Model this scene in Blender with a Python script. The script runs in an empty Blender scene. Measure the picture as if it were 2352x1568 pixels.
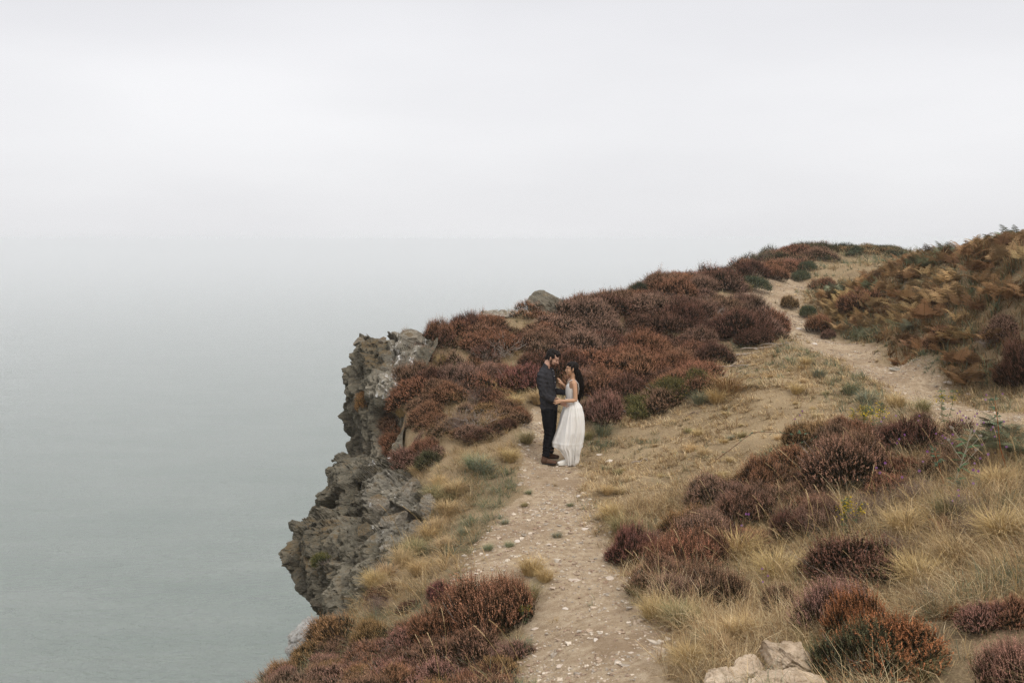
import bpy, math, random
import numpy as np
from mathutils import Vector
random.seed(7); RNG = np.random.default_rng(11)
D = bpy.data; SC = bpy.context.scene; COL = SC.collection
# ------------------------------------------------------------------ camera, sky, sun, exposure
W0, H0, LENS = 2352.0, 1568.0, 35.0            # picture units used for measuring; camera sits at the world origin
F = W0*LENS/36.0
HOR = 549.0                                    # row of the sea horizon
PITCH = math.atan((H0/2-HOR)/F)
cam = D.objects.new('camera', D.cameras.new('camera')); COL.objects.link(cam)
cam.data.lens = LENS; cam.data.sensor_width = 36; cam.data.clip_start = .1; cam.data.clip_end = 60000
cam.rotation_euler = (math.pi/2-PITCH, 0, 0); SC.camera = cam
SUN_EL, SUN_AZ = math.radians(50), math.radians(148)   # azimuth from +Y towards +X
wd = D.worlds.new('World'); SC.world = wd; wd.use_nodes = True
nt = wd.node_tree; nt.nodes.clear(); N = nt.nodes.new; L = nt.links.new
wo = N('ShaderNodeOutputWorld'); bg = N('ShaderNodeBackground'); bg.inputs[1].default_value = .1
sky = N('ShaderNodeTexSky'); sky.sky_type = 'NISHITA'; sky.sun_disc = False
sky.sun_elevation = SUN_EL; sky.sun_rotation = SUN_AZ
hs = N('ShaderNodeHueSaturation'); hs.inputs['Saturation'].default_value = .25; L(sky.outputs[0], hs.inputs['Color'])
tc = N('ShaderNodeTexCoord'); mp = N('ShaderNodeMapping'); mp.inputs['Scale'].default_value = (1.2, 1.2, 4.5)
L(tc.outputs['Generated'], mp.inputs[0])
cn = N('ShaderNodeTexNoise'); cn.inputs['Scale'].default_value = 1.6; cn.inputs['Detail'].default_value = 5; cn.inputs['Roughness'].default_value = .45
L(mp.outputs[0], cn.inputs['Vector'])
sx = N('ShaderNodeSeparateXYZ'); L(tc.outputs['Generated'], sx.inputs[0])
gr = N('ShaderNodeValToRGB'); L(sx.outputs['Z'], gr.inputs[0])
e = gr.color_ramp.elements
e[0].position = 0; e[0].color = (.835, .835, .85, 1); e[1].position = 1; e[1].color = (.83, .83, .865, 1)
for p_, c_ in ((.045, (.868, .868, .883, 1)), (.14, (.885, .885, .905, 1)), (.30, (.80, .80, .835, 1))):
    q = e.new(p_); q.color = c_
cr = N('ShaderNodeValToRGB'); L(cn.outputs[0], cr.inputs[0])
cr.color_ramp.elements[0].position = .3; cr.color_ramp.elements[0].color = (.905, .905, .915, 1)
cr.color_ramp.elements[1].position = .7; cr.color_ramp.elements[1].color = (1.04, 1.04, 1.04, 1)
ml = N('ShaderNodeMixRGB'); ml.blend_type = 'MULTIPLY'; ml.inputs[0].default_value = 1
L(gr.outputs[0], ml.inputs[1]); L(cr.outputs[0], ml.inputs[2])
sc_ = N('ShaderNodeVectorMath'); sc_.operation = 'SCALE'; sc_.inputs['Scale'].default_value = 8.9; L(ml.outputs[0], sc_.inputs[0])
zb = N('ShaderNodeMapRange'); zb.interpolation_type = 'SMOOTHSTEP'; L(sx.outputs['Z'], zb.inputs[0])   # an overcast sky is brightest overhead
zb.inputs[1].default_value = .24; zb.inputs[2].default_value = 1.0; zb.inputs[3].default_value = 9.3; zb.inputs[4].default_value = 8.9*2.2; L(zb.outputs[0], sc_.inputs['Scale'])
mx = N('ShaderNodeMixRGB'); mx.inputs[0].default_value = .94; L(hs.outputs[0], mx.inputs[1]); L(sc_.outputs[0], mx.inputs[2])
L(mx.outputs[0], bg.inputs[0]); L(bg.outputs[0], wo.inputs[0])
sun = D.objects.new('sun', D.lights.new('sun', 'SUN')); COL.objects.link(sun)
sun.data.energy = 1.5; sun.data.angle = math.radians(25); sun.data.color = (1, .96, .9)
sd = Vector((math.cos(SUN_EL)*math.sin(SUN_AZ), math.cos(SUN_EL)*math.cos(SUN_AZ), math.sin(SUN_EL)))
sun.rotation_euler = sd.to_track_quat('Z', 'Y').to_euler(); sun.location = (0, 0, 20)
SC.view_settings.view_transform = 'Standard'; SC.view_settings.look = 'None'
SC.view_settings.exposure = 0.14; SC.view_settings.gamma = 1; SC.view_settings.use_curve_mapping = False
SC.render.engine = 'CYCLES'
cy = SC.cycles; cy.max_bounces = 6; cy.diffuse_bounces = 2; cy.glossy_bounces = 2; cy.transmission_bounces = 3
cy.transparent_max_bounces = 6; cy.volume_bounces = 2; cy.use_denoising = True; cy.denoising_prefilter = 'NONE'; cy.caustics_reflective = False; cy.caustics_refractive = False
SEA = -180.0
# ------------------------------------------------------------------ helpers
CP, SP = math.cos(PITCH), math.sin(PITCH)
def ray(u, v):
    a = (u-W0/2)/F; b = (H0/2-v)/F
    return np.array([a, CP+b*SP, -SP+b*CP])
def at(u, v, y):                                # the point seen at (u, v) standing y metres ahead
    d = ray(u, v); return d*(y/d[1])
def proj(P):
    P = np.asarray(P, float); dep = P[..., 1]*CP-P[..., 2]*SP; up = P[..., 1]*SP+P[..., 2]*CP
    dep = np.where(np.abs(dep) < 1e-6, 1e-6, dep)
    return W0/2+F*P[..., 0]/dep, H0/2-F*up/dep, dep
def hsh(*k):
    h = np.zeros(np.shape(k[0]), np.uint64)
    for i, a in enumerate(k):
        h = (h ^ (np.asarray(a).astype(np.int64).astype(np.uint64)*np.uint64((0x9E3779B97F4A7C15, 0xC2B2AE3D27D4EB4F, 0x165667B19E3779F9, 0xD6E8FEB86659FD93)[i % 4])))
        h = (h ^ (h >> np.uint64(29)))*np.uint64(0xBF58476D1CE4E5B9)
    h = h ^ (h >> np.uint64(32))
    return (h & np.uint64(0xFFFFFF)).astype(float)/float(0xFFFFFF)
np.seterr(over='ignore')
def vn3(x, y, z, s=0):
    x = np.asarray(x, float); xi, yi, zi = np.floor(x), np.floor(y), np.floor(z)
    fx, fy, fz = x-xi, y-yi, z-zi
    fx, fy, fz = [f*f*f*(f*(f*6-15)+10) for f in (fx, fy, fz)]
    r = 0
    for dx in (0, 1):
        for dy in (0, 1):
            for dz in (0, 1):
                w = (fx if dx else 1-fx)*(fy if dy else 1-fy)*(fz if dz else 1-fz)
                r = r+w*hsh(xi+dx, yi+dy, zi+dz, np.full(np.shape(xi), s))
    return r*2-1
def vn2(x, y, s=0): return vn3(x, y, np.zeros(np.shape(x))+.37, s)
def fbm3(x, y, z, o=4, s=0, g=.5):
    r = 0; a = 1; t = 0
    for i in range(o): r = r+a*vn3(x*2**i, y*2**i, z*2**i, s+i*17); t += a; a *= g
    return r/t
def fbm2(x, y, o=4, s=0, g=.5): return fbm3(x, y, np.zeros(np.shape(x))+.37, o, s, g)
def cells(P, sc, s=0):                          # angular facets: each cell of broken rock gets its own tilt and offset
    Q = P*sc; base = np.floor(Q); best = np.full(len(P), 1e9); out = np.zeros(len(P)); f2 = np.full(len(P), 1e9)
    for dx in (-1, 0, 1):
        for dy in (-1, 0, 1):
            for dz in (-1, 0, 1):
                c = base+np.array([dx, dy, dz]); S = np.full(len(P), s)
                h = [hsh(c[:, 0], c[:, 1], c[:, 2], S+k) for k in (1, 2, 3, 4, 5, 6, 7)]
                d = Q-(c+np.stack(h[:3], 1)); r = (d**2).sum(1)
                val = (h[3]-.5)*.9+((h[4]-.5)*d[:, 0]+(h[5]-.5)*d[:, 1]+(h[6]-.5)*d[:, 2])*1.3
                m = r < best; f2 = np.where(m, best, np.minimum(f2, r)); out = np.where(m, val, out); best = np.where(m, r, best)
    return out, np.sqrt(f2)-np.sqrt(best)
def mesh_np(name, V, faces, attrs=None, smooth=False):
    V = np.asarray(V, np.float32); faces = [np.asarray(f, np.int32) for f in (faces if isinstance(faces, list) else [faces]) if len(f)]
    me = D.meshes.new(name); me.vertices.add(len(V)); me.vertices.foreach_set('co', V.ravel())
    n = sum(len(f) for f in faces); nl = sum(f.size for f in faces)
    me.loops.add(nl); me.loops.foreach_set('vertex_index', np.concatenate([f.ravel() for f in faces]))
    me.polygons.add(n); tot = np.concatenate([np.full(len(f), f.shape[1], np.int32) for f in faces])
    me.polygons.foreach_set('loop_start', np.concatenate([[0], np.cumsum(tot)[:-1]]).astype(np.int32))
    me.update(calc_edges=True)
    me.polygons.foreach_set('use_smooth', np.full(n, smooth))
    for k, a in (attrs or {}).items():
        a = np.asarray(a, np.float32)
        if a.ndim == 1: a = np.stack([a, a, a], 1)
        if a.shape[1] == 3: a = np.concatenate([a, np.ones((len(a), 1), np.float32)], 1)
        at_ = me.color_attributes.new(k, 'FLOAT_COLOR', 'POINT'); at_.data.foreach_set('color', a.ravel())
    return me
def ob(name, me, mat=None, parent=None, loc=None):
    o = D.objects.new(name, me); COL.objects.link(o)
    if mat is not None and me is not None and not me.materials: me.materials.append(mat)
    if parent is not None: o.parent = parent
    if loc is not None: o.location = loc
    return o
def tag(o, label=None, cat=None, group=None, kind=None):
    for k, v in (('label', label), ('category', cat), ('group', group), ('kind', kind)):
        if v: o[k] = v
    return o
class Geo:                                       # collects tubes, quads and triangles of ONE part
    def __init__(s): s.V = []; s.F3 = []; s.F4 = []; s.A = []; s.n = 0
    def add(s, V, f3=None, f4=None, a=None):
        V = np.asarray(V, float)
        if f3 is not None and len(f3): s.F3.append(np.asarray(f3)+s.n)
        if f4 is not None and len(f4): s.F4.append(np.asarray(f4)+s.n)
        s.V.append(V); s.A.append(np.tile([0., 0., 0.], (len(V), 1)) if a is None else (np.tile(a, (len(V), 1)) if np.ndim(a) == 1 else a)); s.n += len(V)
    def tube(s, P, R, k=6, a=None, flat=1.0, caps=True):
        P = np.asarray(P, float); n = len(P); R = np.broadcast_to(np.asarray(R, float), (n,))
        T = np.gradient(P, axis=0); T /= np.linalg.norm(T, axis=1)[:, None]+1e-9
        up = np.array([0, 0, 1.]) if abs(T[0, 2]) < .8 else np.array([0, 1., 0])
        A = np.cross(T, up); A /= np.linalg.norm(A, axis=1)[:, None]+1e-9; B = np.cross(T, A)
        th = np.arange(k)*2*math.pi/k
        V = P[:, None]+R[:, None, None]*(np.cos(th)[None, :, None]*A[:, None]+flat*np.sin(th)[None, :, None]*B[:, None])
        i = np.arange(n-1)[:, None]*k; j = np.arange(k)[None]; j2 = (j+1) % k
        f4 = np.stack([i+j, i+j2, i+k+j2, i+k+j], -1).reshape(-1, 4)
        f3 = []
        V = V.reshape(-1, 3)
        if caps:
            V = np.concatenate([V, P[:1], P[-1:]]); c = n*k
            f3 = [[c, (q+1) % k, q] for q in range(k)]+[[c+1, (n-1)*k+q, (n-1)*k+(q+1) % k] for q in range(k)]
        s.add(V, f3, f4, a)
    def mesh(s, name, smooth=False, attr='col'):
        fs = ([np.concatenate(s.F3)] if s.F3 else [])+([np.concatenate(s.F4)] if s.F4 else [])
        return mesh_np(name, np.concatenate(s.V), fs, {attr: np.concatenate(s.A)}, smooth)
# ------------------------------------------------------------------ materials
def mat(name, rough=.9, spec=.2):
    m = D.materials.new(name); m.use_nodes = True; t = m.node_tree; b = t.nodes['Principled BSDF']
    b.inputs['Roughness'].default_value = rough; b.inputs['Specular IOR Level'].default_value = spec
    return m, t, b
class NT:
    def __init__(s, t): s.t = t
    def n(s, ty, **kw):
        x = s.t.nodes.new(ty)
        for k, v in kw.items():
            if k in x.inputs.keys(): x.inputs[k].default_value = v
            else: setattr(x, k, v)
        return x
    def l(s, a, b): s.t.links.new(a, b)
    def noise(s, scale, detail=4, rough=.55, vec=None, dist=0.0):
        x = s.n('ShaderNodeTexNoise', Scale=scale, Detail=detail, Roughness=rough, Distortion=dist)
        s.l(vec or s.obj(), x.inputs['Vector']); return x.outputs[0]
    def obj(s):
        if not hasattr(s, '_o'): s._o = s.n('ShaderNodeTexCoord')
        return s._o.outputs['Object']
    def geo(s):
        if not hasattr(s, '_g'): s._g = s.n('ShaderNodeNewGeometry')
        return s._g
    def ramp(s, fac, stops):
        x = s.n('ShaderNodeValToRGB'); s.l(fac, x.inputs[0]); e = x.color_ramp.elements
        while len(e) < len(stops): e.new(.5)
        for i, (p, c) in enumerate(stops): e[i].position = p; e[i].color = (c, c, c, 1) if not hasattr(c, '__len__') else (*c, 1)
        return x.outputs[0]
    def mix(s, f, a, b, bt='MIX'):
        x = s.n('ShaderNodeMixRGB', blend_type=bt)
        for i, q in enumerate((f, a, b)):
            if hasattr(q, 'is_linked') or hasattr(q, 'links'): s.l(q, x.inputs[i])
            else: x.inputs[i].default_value = q if i == 0 else ((*q, 1) if hasattr(q, '__len__') else (q, q, q, 1))
        return x.outputs[0]
    def math(s, op, a, b=0., clamp=False):
        x = s.n('ShaderNodeMath', operation=op, use_clamp=clamp)
        for i, q in enumerate((a, b)):
            if hasattr(q, 'links'): s.l(q, x.inputs[i])
            else: x.inputs[i].default_value = q
        return x.outputs[0]
    def attr(s, name): return s.n('ShaderNodeAttribute', attribute_name=name).outputs['Color']
    def sep(s, c):
        x = s.n('ShaderNodeSeparateColor'); s.l(c, x.inputs[0]); return x.outputs
    def bump(s, h, b, strength=.5, dist=.02):
        x = s.n('ShaderNodeBump', Strength=strength, Distance=dist); s.l(h, x.inputs['Height']); s.l(x.outputs[0], b.inputs['Normal']); return x
# ------------------------------------------------------------------ sea and haze
m_sea, t, b = mat('sea_water', .16, .5); q = NT(t)
mpv = q.n('ShaderNodeMapping'); mpv.inputs['Rotation'].default_value = (0, 0, math.radians(12)); mpv.inputs['Scale'].default_value = (.6, 1.5, 1)
q.l(q.n('ShaderNodeNewGeometry').outputs['Position'], mpv.inputs[0])
w1 = q.noise(.035, 2, .5, mpv.outputs[0], .4); w2 = q.noise(.12, 3, .6, mpv.outputs[0], .5); w3 = q.noise(.42, 3, .6, mpv.outputs[0], .3)
hgt = q.math('ADD', q.math('MULTIPLY', w1, 5.5), q.math('ADD', q.math('MULTIPLY', w2, 4.4), q.math('MULTIPLY', w3, 2.1)))
q.bump(hgt, b, 1.0, 1.8)
q.l(q.mix(q.ramp(q.noise(.02, 3, .5, mpv.outputs[0]), [(.3, 0), (.7, 1)]), (.125, .165, .13), (.175, .207, .172)), b.inputs['Base Color'])
b.inputs['IOR'].default_value = 1.33
R_ = 14000.
sea = ob('sea', mesh_np('sea', [(-R_, -R_, SEA), (R_, -R_, SEA), (R_, R_, SEA), (-R_, R_, SEA)], [np.array([[0, 1, 2, 3]])]), m_sea)
tag(sea, kind='structure')
# ------------------------------------------------------------------ terrain
PX = [  # (u, v, metres ahead, height of the plants that hide the ground there)
 # trail
 (1350,1568,7.0,0),(1330,1450,8.3,0),(1300,1300,10.4,0),(1290,1200,12.2,0),(1280,1068,15.2,0),(1230,980,17.2,0),(1265,900,18.8,.05),
 (1120,1300,10.5,0),(1150,1200,12.3,0),(1190,1100,14.4,0),(1500,1450,8.2,0),(1440,1300,10.2,0),
 # meadow
 (1400,1100,14.3,0),(1550,1050,14.7,0),(1450,1000,16.6,.05),(1650,1000,15.4,0),(1800,950,16.0,0),(1700,900,17.5,0),(1800,850,19.4,0),(1780,800,22.3,0),
 (1600,1150,12.6,0),(1750,1080,12.9,0),(1900,980,14.2,.05),(2000,930,14.8,.05),(2100,960,13.8,.1),(1500,1180,12.4,0),(1650,870,18.9,.05),
 # far path
 (1790,645,34,0),(1765,675,31.5,0),(1790,710,28.6,0),(1840,760,25.0,0),(1950,825,21.0,0),(2080,885,17.6,0),(2200,930,15.1,0),(2280,955,14.1,0),
 # heather slope
 (1450,920,18.2,.3),(1600,840,20.5,.4),(1700,790,22.8,.4),(1500,800,21.5,.45),(1400,760,22.8,.4),(1330,740,23.2,.35),(1500,700,24.6,.45),(1640,700,26.0,.45),(1740,740,26.0,.45),
 (1370,672,25.5,.4),(1500,632,28,.45),(1600,603,31,.45),(1690,588,35,.45),(1760,568,41,.45),(1850,556,46,.45),(1900,563,48,.4),(1290,735,23.3,0),
 (1700,640,31,.4),(1800,600,38,.4),
 # left slope and cliff top
 (1150,725,23.3,0),(1060,735,22.3,.4),(990,750,21.0,.4),(1180,850,19.3,.5),(1100,800,20.4,.45),(1000,850,19.0,.4),(930,900,18.6,.35),(905,1000,17.8,.3),(1000,960,17.0,.35),
 (1100,950,17.0,.3),(900,1060,17.0,.25),(960,1080,15.9,.2),(1050,1060,15.3,.1),(1010,1130,14.8,.1),(1120,1150,13.6,.1),(980,1180,13.4,.1),(1040,1240,12.1,.1),(930,1260,12.4,.1),(860,1330,11.3,.15),
 (980,1330,10.7,.12),(800,1370,10.9,.2),(730,1420,10.6,.3),(650,1480,9.6,.35),(560,1568,8.2,.35),(900,1420,9.7,.3),(1000,1480,8.8,.35),(900,1568,7.7,.35),(1150,1480,8.4,.3),(1150,1568,7.2,.25),
 (830,790,21.8,.35),(880,780,22.0,.3),(930,780,21.6,.3),(900,850,20.3,.5),
 # right foreground
 (1480,1300,10.3,.25),(1600,1300,9.7,.25),(1750,1200,10.8,.3),(1900,1120,11.3,.35),(2050,1060,11.6,.35),(1620,1420,8.3,.1),(1800,1300,9.1,.2),(1950,1350,8.1,.3),(1700,1560,6.7,.1),(1850,1490,7.0,.1),
 (2050,1250,9.0,.25),(2150,1100,10.2,.35),(2300,1050,10.3,.35),(2250,1200,8.9,.15),(2300,1330,7.6,.1),(2100,1400,7.3,.1),(2200,1500,6.4,.05),(2330,1520,6.1,.05),(2050,1530,6.5,.3),
 # bracken hill
 (1870,700,29,.5),(1950,740,25.5,.6),(2050,800,21.5,.6),(2200,850,18,.6),(2330,880,16,.5),(2000,640,29,.8),(1960,580,40,.5),(2060,572,37,.5),(2080,562,30,.75),(2150,545,27,.8),(2220,525,23.5,.5),(2352,500,20,.38),
 (2150,650,24,.7),(2300,620,20.5,.85),(2300,750,18,.8),(1900,640,33,.5),(2000,565,46,.3),(1930,563,50,.3)]
CTRL = []
for (u, v, y, dh) in PX:
    p = at(u, v, y); CTRL.append((p[0], p[1], p[2]-dh))
CTRL += [(0, 0, -1.75), (-3, 0, -2.0), (5, 0, -1.4), (0, 3.5, -2.35), (4, 3.5, -1.9), (-2.5, 4, -3.2), (0, -10, -1.2), (8, -8, -.5), (12, 4, -.6), (12, 10, -1.2), (14, 16, -.6), (16, 24, -.6), (22, 30, -.9),
  (30, 15, 1.0), (40, 40, -1), (26, 44, -1.4), (30, 60, -3), (20, 56, -2.5), (14, 54, -2.8), (-6, -12, -1.5), (30, -12, 2), (12.5, 24.5, -.75), (10.5, 29, -1.0), (12, 20, -.35), (8.5, 8, -1.9), (9, 12.5, -1.7)]
for (u, v, y, dh) in ((1060,735,22.3,.4),(1150,725,23.3,0),(1250,712,24.4,0),(1370,672,25.5,.4),(1500,632,28,.45),(1600,603,31,.45),(1690,588,35,.45),(1760,568,41,.45),(1850,556,46,.45)):
    p = at(u, v, y); CTRL.append((p[0]-.9, p[1]+1.3, p[2]-dh-.75)); CTRL.append((p[0]-1.8, p[1]+2.8, p[2]-dh-1.9))
CTRL = np.array(CTRL)
def tps(r2): return np.where(r2 > 1e-9, r2*np.log(r2+1e-12)*.5, 0)
n_ = len(CTRL); K = tps(((CTRL[:, None, :2]-CTRL[None, :, :2])**2).sum(-1))+np.eye(n_)*.35
Pm = np.c_[np.ones(n_), CTRL[:, :2]]
A_ = np.block([[K, Pm], [Pm.T, np.zeros((3, 3))]]); sol = np.linalg.solve(A_, np.r_[CTRL[:, 2], 0, 0, 0])
COAST = np.array([(-9,-40),(-7,-15),(-4.4,0),(-3.1,5),(-2.45,7.5),(-2.3,9),(-1.95,10.5),(-1.65,11.6),(-1.45,12.6),(-1.15,13.8),(-1.2,15.0),(-1.6,16),(-1.85,17.3),(-1.95,18.6),(-2.3,19.9),(-2.8,21.0),(-2.9,21.8),(-2.4,22.6),(-1.8,23.3),(-1.0,24.6),
  (.6,26.2),(3.0,29),(5,32.5),(7.5,38),(10,44),(14,52),(20,62),(32,80),(60,120)], float)
def coast_d(x, y):                              # metres outside the cliff edge (negative inland)
    best = np.full(np.shape(x), 1e9); side = np.zeros(np.shape(x))
    for a, b_ in zip(COAST[:-1], COAST[1:]):
        d = b_-a; t_ = np.clip(((x-a[0])*d[0]+(y-a[1])*d[1])/(d@d), 0, 1)
        dx, dy = x-a[0]-t_*d[0], y-a[1]-t_*d[1]; r = np.hypot(dx, dy); m = r < best
        side = np.where(m, np.sign(dx*d[1]-dy*d[0]), side); best = np.where(m, r, best)
    return -best*side
PATH1 = [(1390,1660,.62),(1385,1568,.56),(1360,1450,.56),(1320,1370,.66),(1245,1290,.98),(1245,1200,.70),(1272,1120,.5),(1265,1060,.42),(1225,985,.22),(1240,940,.10)]
PATH2 = [(1795,640,.9),(1760,675,1.05),(1795,712,.78),(1845,765,.76),(1950,828,.76),(2080,888,.72),(2200,932,.72),(2300,968,.7)]
DEP = {}
def land_raw(x, y):
    x = np.asarray(x, float); y = np.asarray(y, float); sh = x.shape; x = x.ravel(); y = y.ravel(); z = np.zeros(len(x))
    for i in range(0, len(x), 20000):
        X, Y = x[i:i+20000], y[i:i+20000]
        z[i:i+20000] = tps((X[:, None]-CTRL[:, 0])**2+(Y[:, None]-CTRL[:, 1])**2)@sol[:n_]+sol[n_]+sol[n_+1]*X+sol[n_+2]*Y
    return z.reshape(sh)
def hit_f(fn, u, v, y0=4., y1=70.):
    for _ in range(30):                         # a foot set just above the crest slides down onto it
        d = ray(u, v); ys = np.arange(y0, y1, .05); P = d[None]*(ys/d[1])[:, None]; z = fn(P[:, 0], P[:, 1])
        k = np.where(P[:, 2] < z)[0]
        if len(k): break
        v += 5
    k = k[0] if len(k) else np.argmin(P[:, 2]-z)
    return P[k]
P1 = np.array([(*hit_f(land_raw, u, v)[:2], w) for u, v, w in PATH1]); P2 = np.array([(*hit_f(land_raw, u, v)[:2], w) for u, v, w in PATH2])
P1 = np.vstack([[(.2, -14, .6), (.3, 0, .6), (.5, 4, .6)], P1])
def path_m(x, y, P):
    best = np.full(np.shape(x), 9.)
    for a, b_ in zip(P[:-1], P[1:]):
        d = b_[:2]-a[:2]; t_ = np.clip(((x-a[0])*d[0]+(y-a[1])*d[1])/(d@d), 0, 1)
        r = np.hypot(x-a[0]-t_*d[0], y-a[1]-t_*d[1])/(a[2]+(b_[2]-a[2])*t_); best = np.minimum(best, r)
    return best
def pathness(x, y):
    r = np.minimum(path_m(x, y, P1), path_m(x, y, P2)); r = r+.42*fbm2(x*1.5, y*1.5, 4, 5, .6)
    return np.clip((1.32-r)/.72, 0, 1)
def zt(x, y):
    x = np.asarray(x, float); y = np.asarray(y, float)
    z = land_raw(x, y); p = pathness(x, y); d = coast_d(x, y)
    z = z+(.11*fbm2(x*.9, y*.9, 3, 1)+.055*fbm2(x*3, y*3, 4, 2, .6))*(1-.6*p)+(.012+.014*p)*fbm2(x*6, y*6, 3, 8, .7)-.05*p
    o = np.clip(d, 0, None)
    z = z-4.6*o
    return np.maximum(z, SEA-3)
xs = np.concatenate([np.arange(-60, -6, 3), np.arange(-6, -4.2, .2), np.arange(-4.2, 10, .07), np.arange(10, 24, .3), np.arange(24, 90, 3)])
ys = np.concatenate([np.arange(-40, 4, 1.2), np.arange(4, 24, .08), np.arange(24, 50, .2), np.arange(50, 130, 2.)])
GX, GY = np.meshgrid(xs, ys); GZ = zt(GX, GY)
V = np.stack([GX, GY, GZ], -1).reshape(-1, 3); nx = len(xs); ii = np.arange(len(ys)-1)[:, None]*nx+np.arange(nx-1)[None]
Fq = np.stack([ii, ii+1, ii+nx+1, ii+nx], -1).reshape(-1, 4)
cd = coast_d(V[:, 0], V[:, 1]); gx_ = np.gradient(GZ, axis=1)/np.gradient(GX, axis=1); gy_ = np.gradient(GZ, axis=0)/np.gradient(GY, axis=0)
cn_ = np.stack([-gx_, -gy_, np.ones_like(gx_)], -1).reshape(-1, 3); cn_ /= np.linalg.norm(cn_, axis=1)[:, None]; rk_ = np.clip((cd-.15)*2, 0, 1)*(V[:, 1] < 40)*(V[:, 0] < 2)
V = V+cn_*(rk_*(.35*cells(V, .9, 3)[0]+.15*cells(V, 2.4, 4)[0]+.12*fbm3(*(V.T*3), 3, 5)))[:, None]
pn = pathness(V[:, 0], V[:, 1])
far = np.clip((path_m(V[:, 0], V[:, 1], P1)-path_m(V[:, 0], V[:, 1], P2))*.5+.5, 0, 1)
m_ground, t, b = mat('heath_soil', .95, .0); q = NT(t); A3 = q.sep(q.attr('zone'))
n1 = q.noise(1.3, 5, .6); n0 = q.noise(.55, 3, .5); n2 = q.noise(9, 5, .65); n3 = q.noise(60, 4, .7); n4 = q.noise(240, 2, .6)
soil = q.ramp(n1, [(.3, (.15, .10, .06)), (.5, (.25, .175, .10)), (.7, (.36, .265, .155))])
soil = q.mix(q.math('MULTIPLY', n2, .5), soil, (.10, .085, .05))
soil = q.mix(q.ramp(n3, [(.45, 0), (.62, .55)]), soil, (.42, .32, .19))
dirt = q.ramp(n2, [(.3, (.26, .185, .11)), (.5, (.40, .30, .19)), (.68, (.51, .405, .275))])
dirt = q.mix(q.ramp(n3, [(.5, 0), (.66, .6)]), dirt, (.56, .45, .335))
dirt = q.mix(q.ramp(n4, [(.38, .45), (.5, 0)]), dirt, (.14, .095, .065))
soil = q.mix(q.ramp(n0, [(.42, 0), (.6, .6)]), soil, (.38, .28, .165)); dirt = q.mix(q.ramp(q.noise(.9, 4, .6), [(.48, 0), (.62, .65)]), dirt, (.25, .175, .11))
edge = q.math('ADD', A3[0], q.math('MULTIPLY', q.math('SUBTRACT', n2, .5), .7))
q.l(q.mix(q.ramp(edge, [(.35, 0), (.62, 1)]), soil, dirt), b.inputs['Base Color'])
q.bump(q.math('ADD', q.math('MULTIPLY', n2, .8), q.math('ADD', q.math('MULTIPLY', n3, .35), q.math('MULTIPLY', n4, .1))), b, .9, .05)
ground = ob('ground', mesh_np('ground', V, Fq, {'zone': np.stack([pn, far, far*0], 1)}, True), m_ground); tag(ground, kind='structure')
def hit(u, v, y0=4., y1=70.):
    p = hit_f(zt, u, v, y0, y1); return np.array([p[0], p[1], float(zt(p[0], p[1]))])
# ------------------------------------------------------------------ rock
def rock_mat(name, c0, c1, c2, crust, crust_amt, mossc=(.12, .085, .045), bd=.07):
    m, t, b = mat(name, .93, .03); q = NT(t); A = q.sep(q.attr('col'))
    pos = q.n('ShaderNodeNewGeometry').outputs['Position']
    a = q.noise(1.1, 5, .6, pos, .3); c = q.noise(6, 6, .7, pos); d = q.noise(35, 4, .7, pos)
    mv = q.n('ShaderNodeMapping'); mv.inputs['Rotation'].default_value = (.5, .9, .2); mv.inputs['Scale'].default_value = (1.2, 1.2, 9); q.l(pos, mv.inputs[0])
    st = q.noise(1.6, 5, .65, mv.outputs[0], .8)
    col = q.ramp(q.math('ADD', q.math('MULTIPLY', a, .55), q.math('MULTIPLY', c, .45)), [(.36, c0), (.5, c1), (.64, c2)])
    col = q.mix(q.ramp(st, [(.52, 0), (.62, .4)]), col, tuple(x*.55 for x in c0))
    col = q.mix(q.ramp(d, [(.55, 0), (.68, .45)]), col, c2)
    mq = q.n('ShaderNodeMapping'); mq.inputs['Rotation'].default_value = (0, -.35, 0); mq.inputs['Scale'].default_value = (5, 4, 1.1); q.l(pos, mq.inputs[0])
    qz = q.math('ADD', A[1], q.math('MULTIPLY', q.math('SUBTRACT', q.noise(2.2, 5, .75, mq.outputs[0], .8), .5), 2.6))
    col = q.mix(q.math('MULTIPLY', A[1], .75, True), col, (.40, .365, .30))
    col = q.mix(q.ramp(q.math('MULTIPLY', q.ramp(qz, [(.62, 0), (.75, 1)]), q.ramp(A[1], [(.05, 0), (.3, 1)])), [(0, 0), (1, .92)]), col, (.74, .72, .68))
    up = q.sep(q.n('ShaderNodeNewGeometry').outputs['Normal'])[2] if False else q.n('ShaderNodeSeparateXYZ')
    q.l(q.n('ShaderNodeNewGeometry').outputs['Normal'], up.inputs[0])
    mo = q.math('MULTIPLY', q.ramp(up.outputs[2], [(.35, 0), (.75, 1)]), q.ramp(q.math('ADD', c, q.math('MULTIPLY', A[2], .5)), [(.55, 0), (.68, 1)]))
    col = q.mix(q.math('MULTIPLY', mo, .9), col, mossc)
    col = q.mix(q.math('MULTIPLY', q.ramp(q.noise(2.3, 6, .75, pos), [(.56, 0), (.66, 1)]), crust_amt), col, crust)
    q.l(col, b.inputs['Base Color'])
    q.bump(q.math('ADD', q.math('MULTIPLY', c, .9), q.math('ADD', q.math('MULTIPLY', d, .22), q.math('MULTIPLY', st, .8))), b, .95, bd)
    return m
m_cliff = rock_mat('dark_cliff_rock', (.050, .044, .033), (.135, .12, .088), (.29, .255, .19), (.14, .085, .05), .2)
m_pale = rock_mat('pale_rock', (.15, .13, .10), (.29, .255, .20), (.47, .43, .36), (.22, .12, .06), .35)
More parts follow.
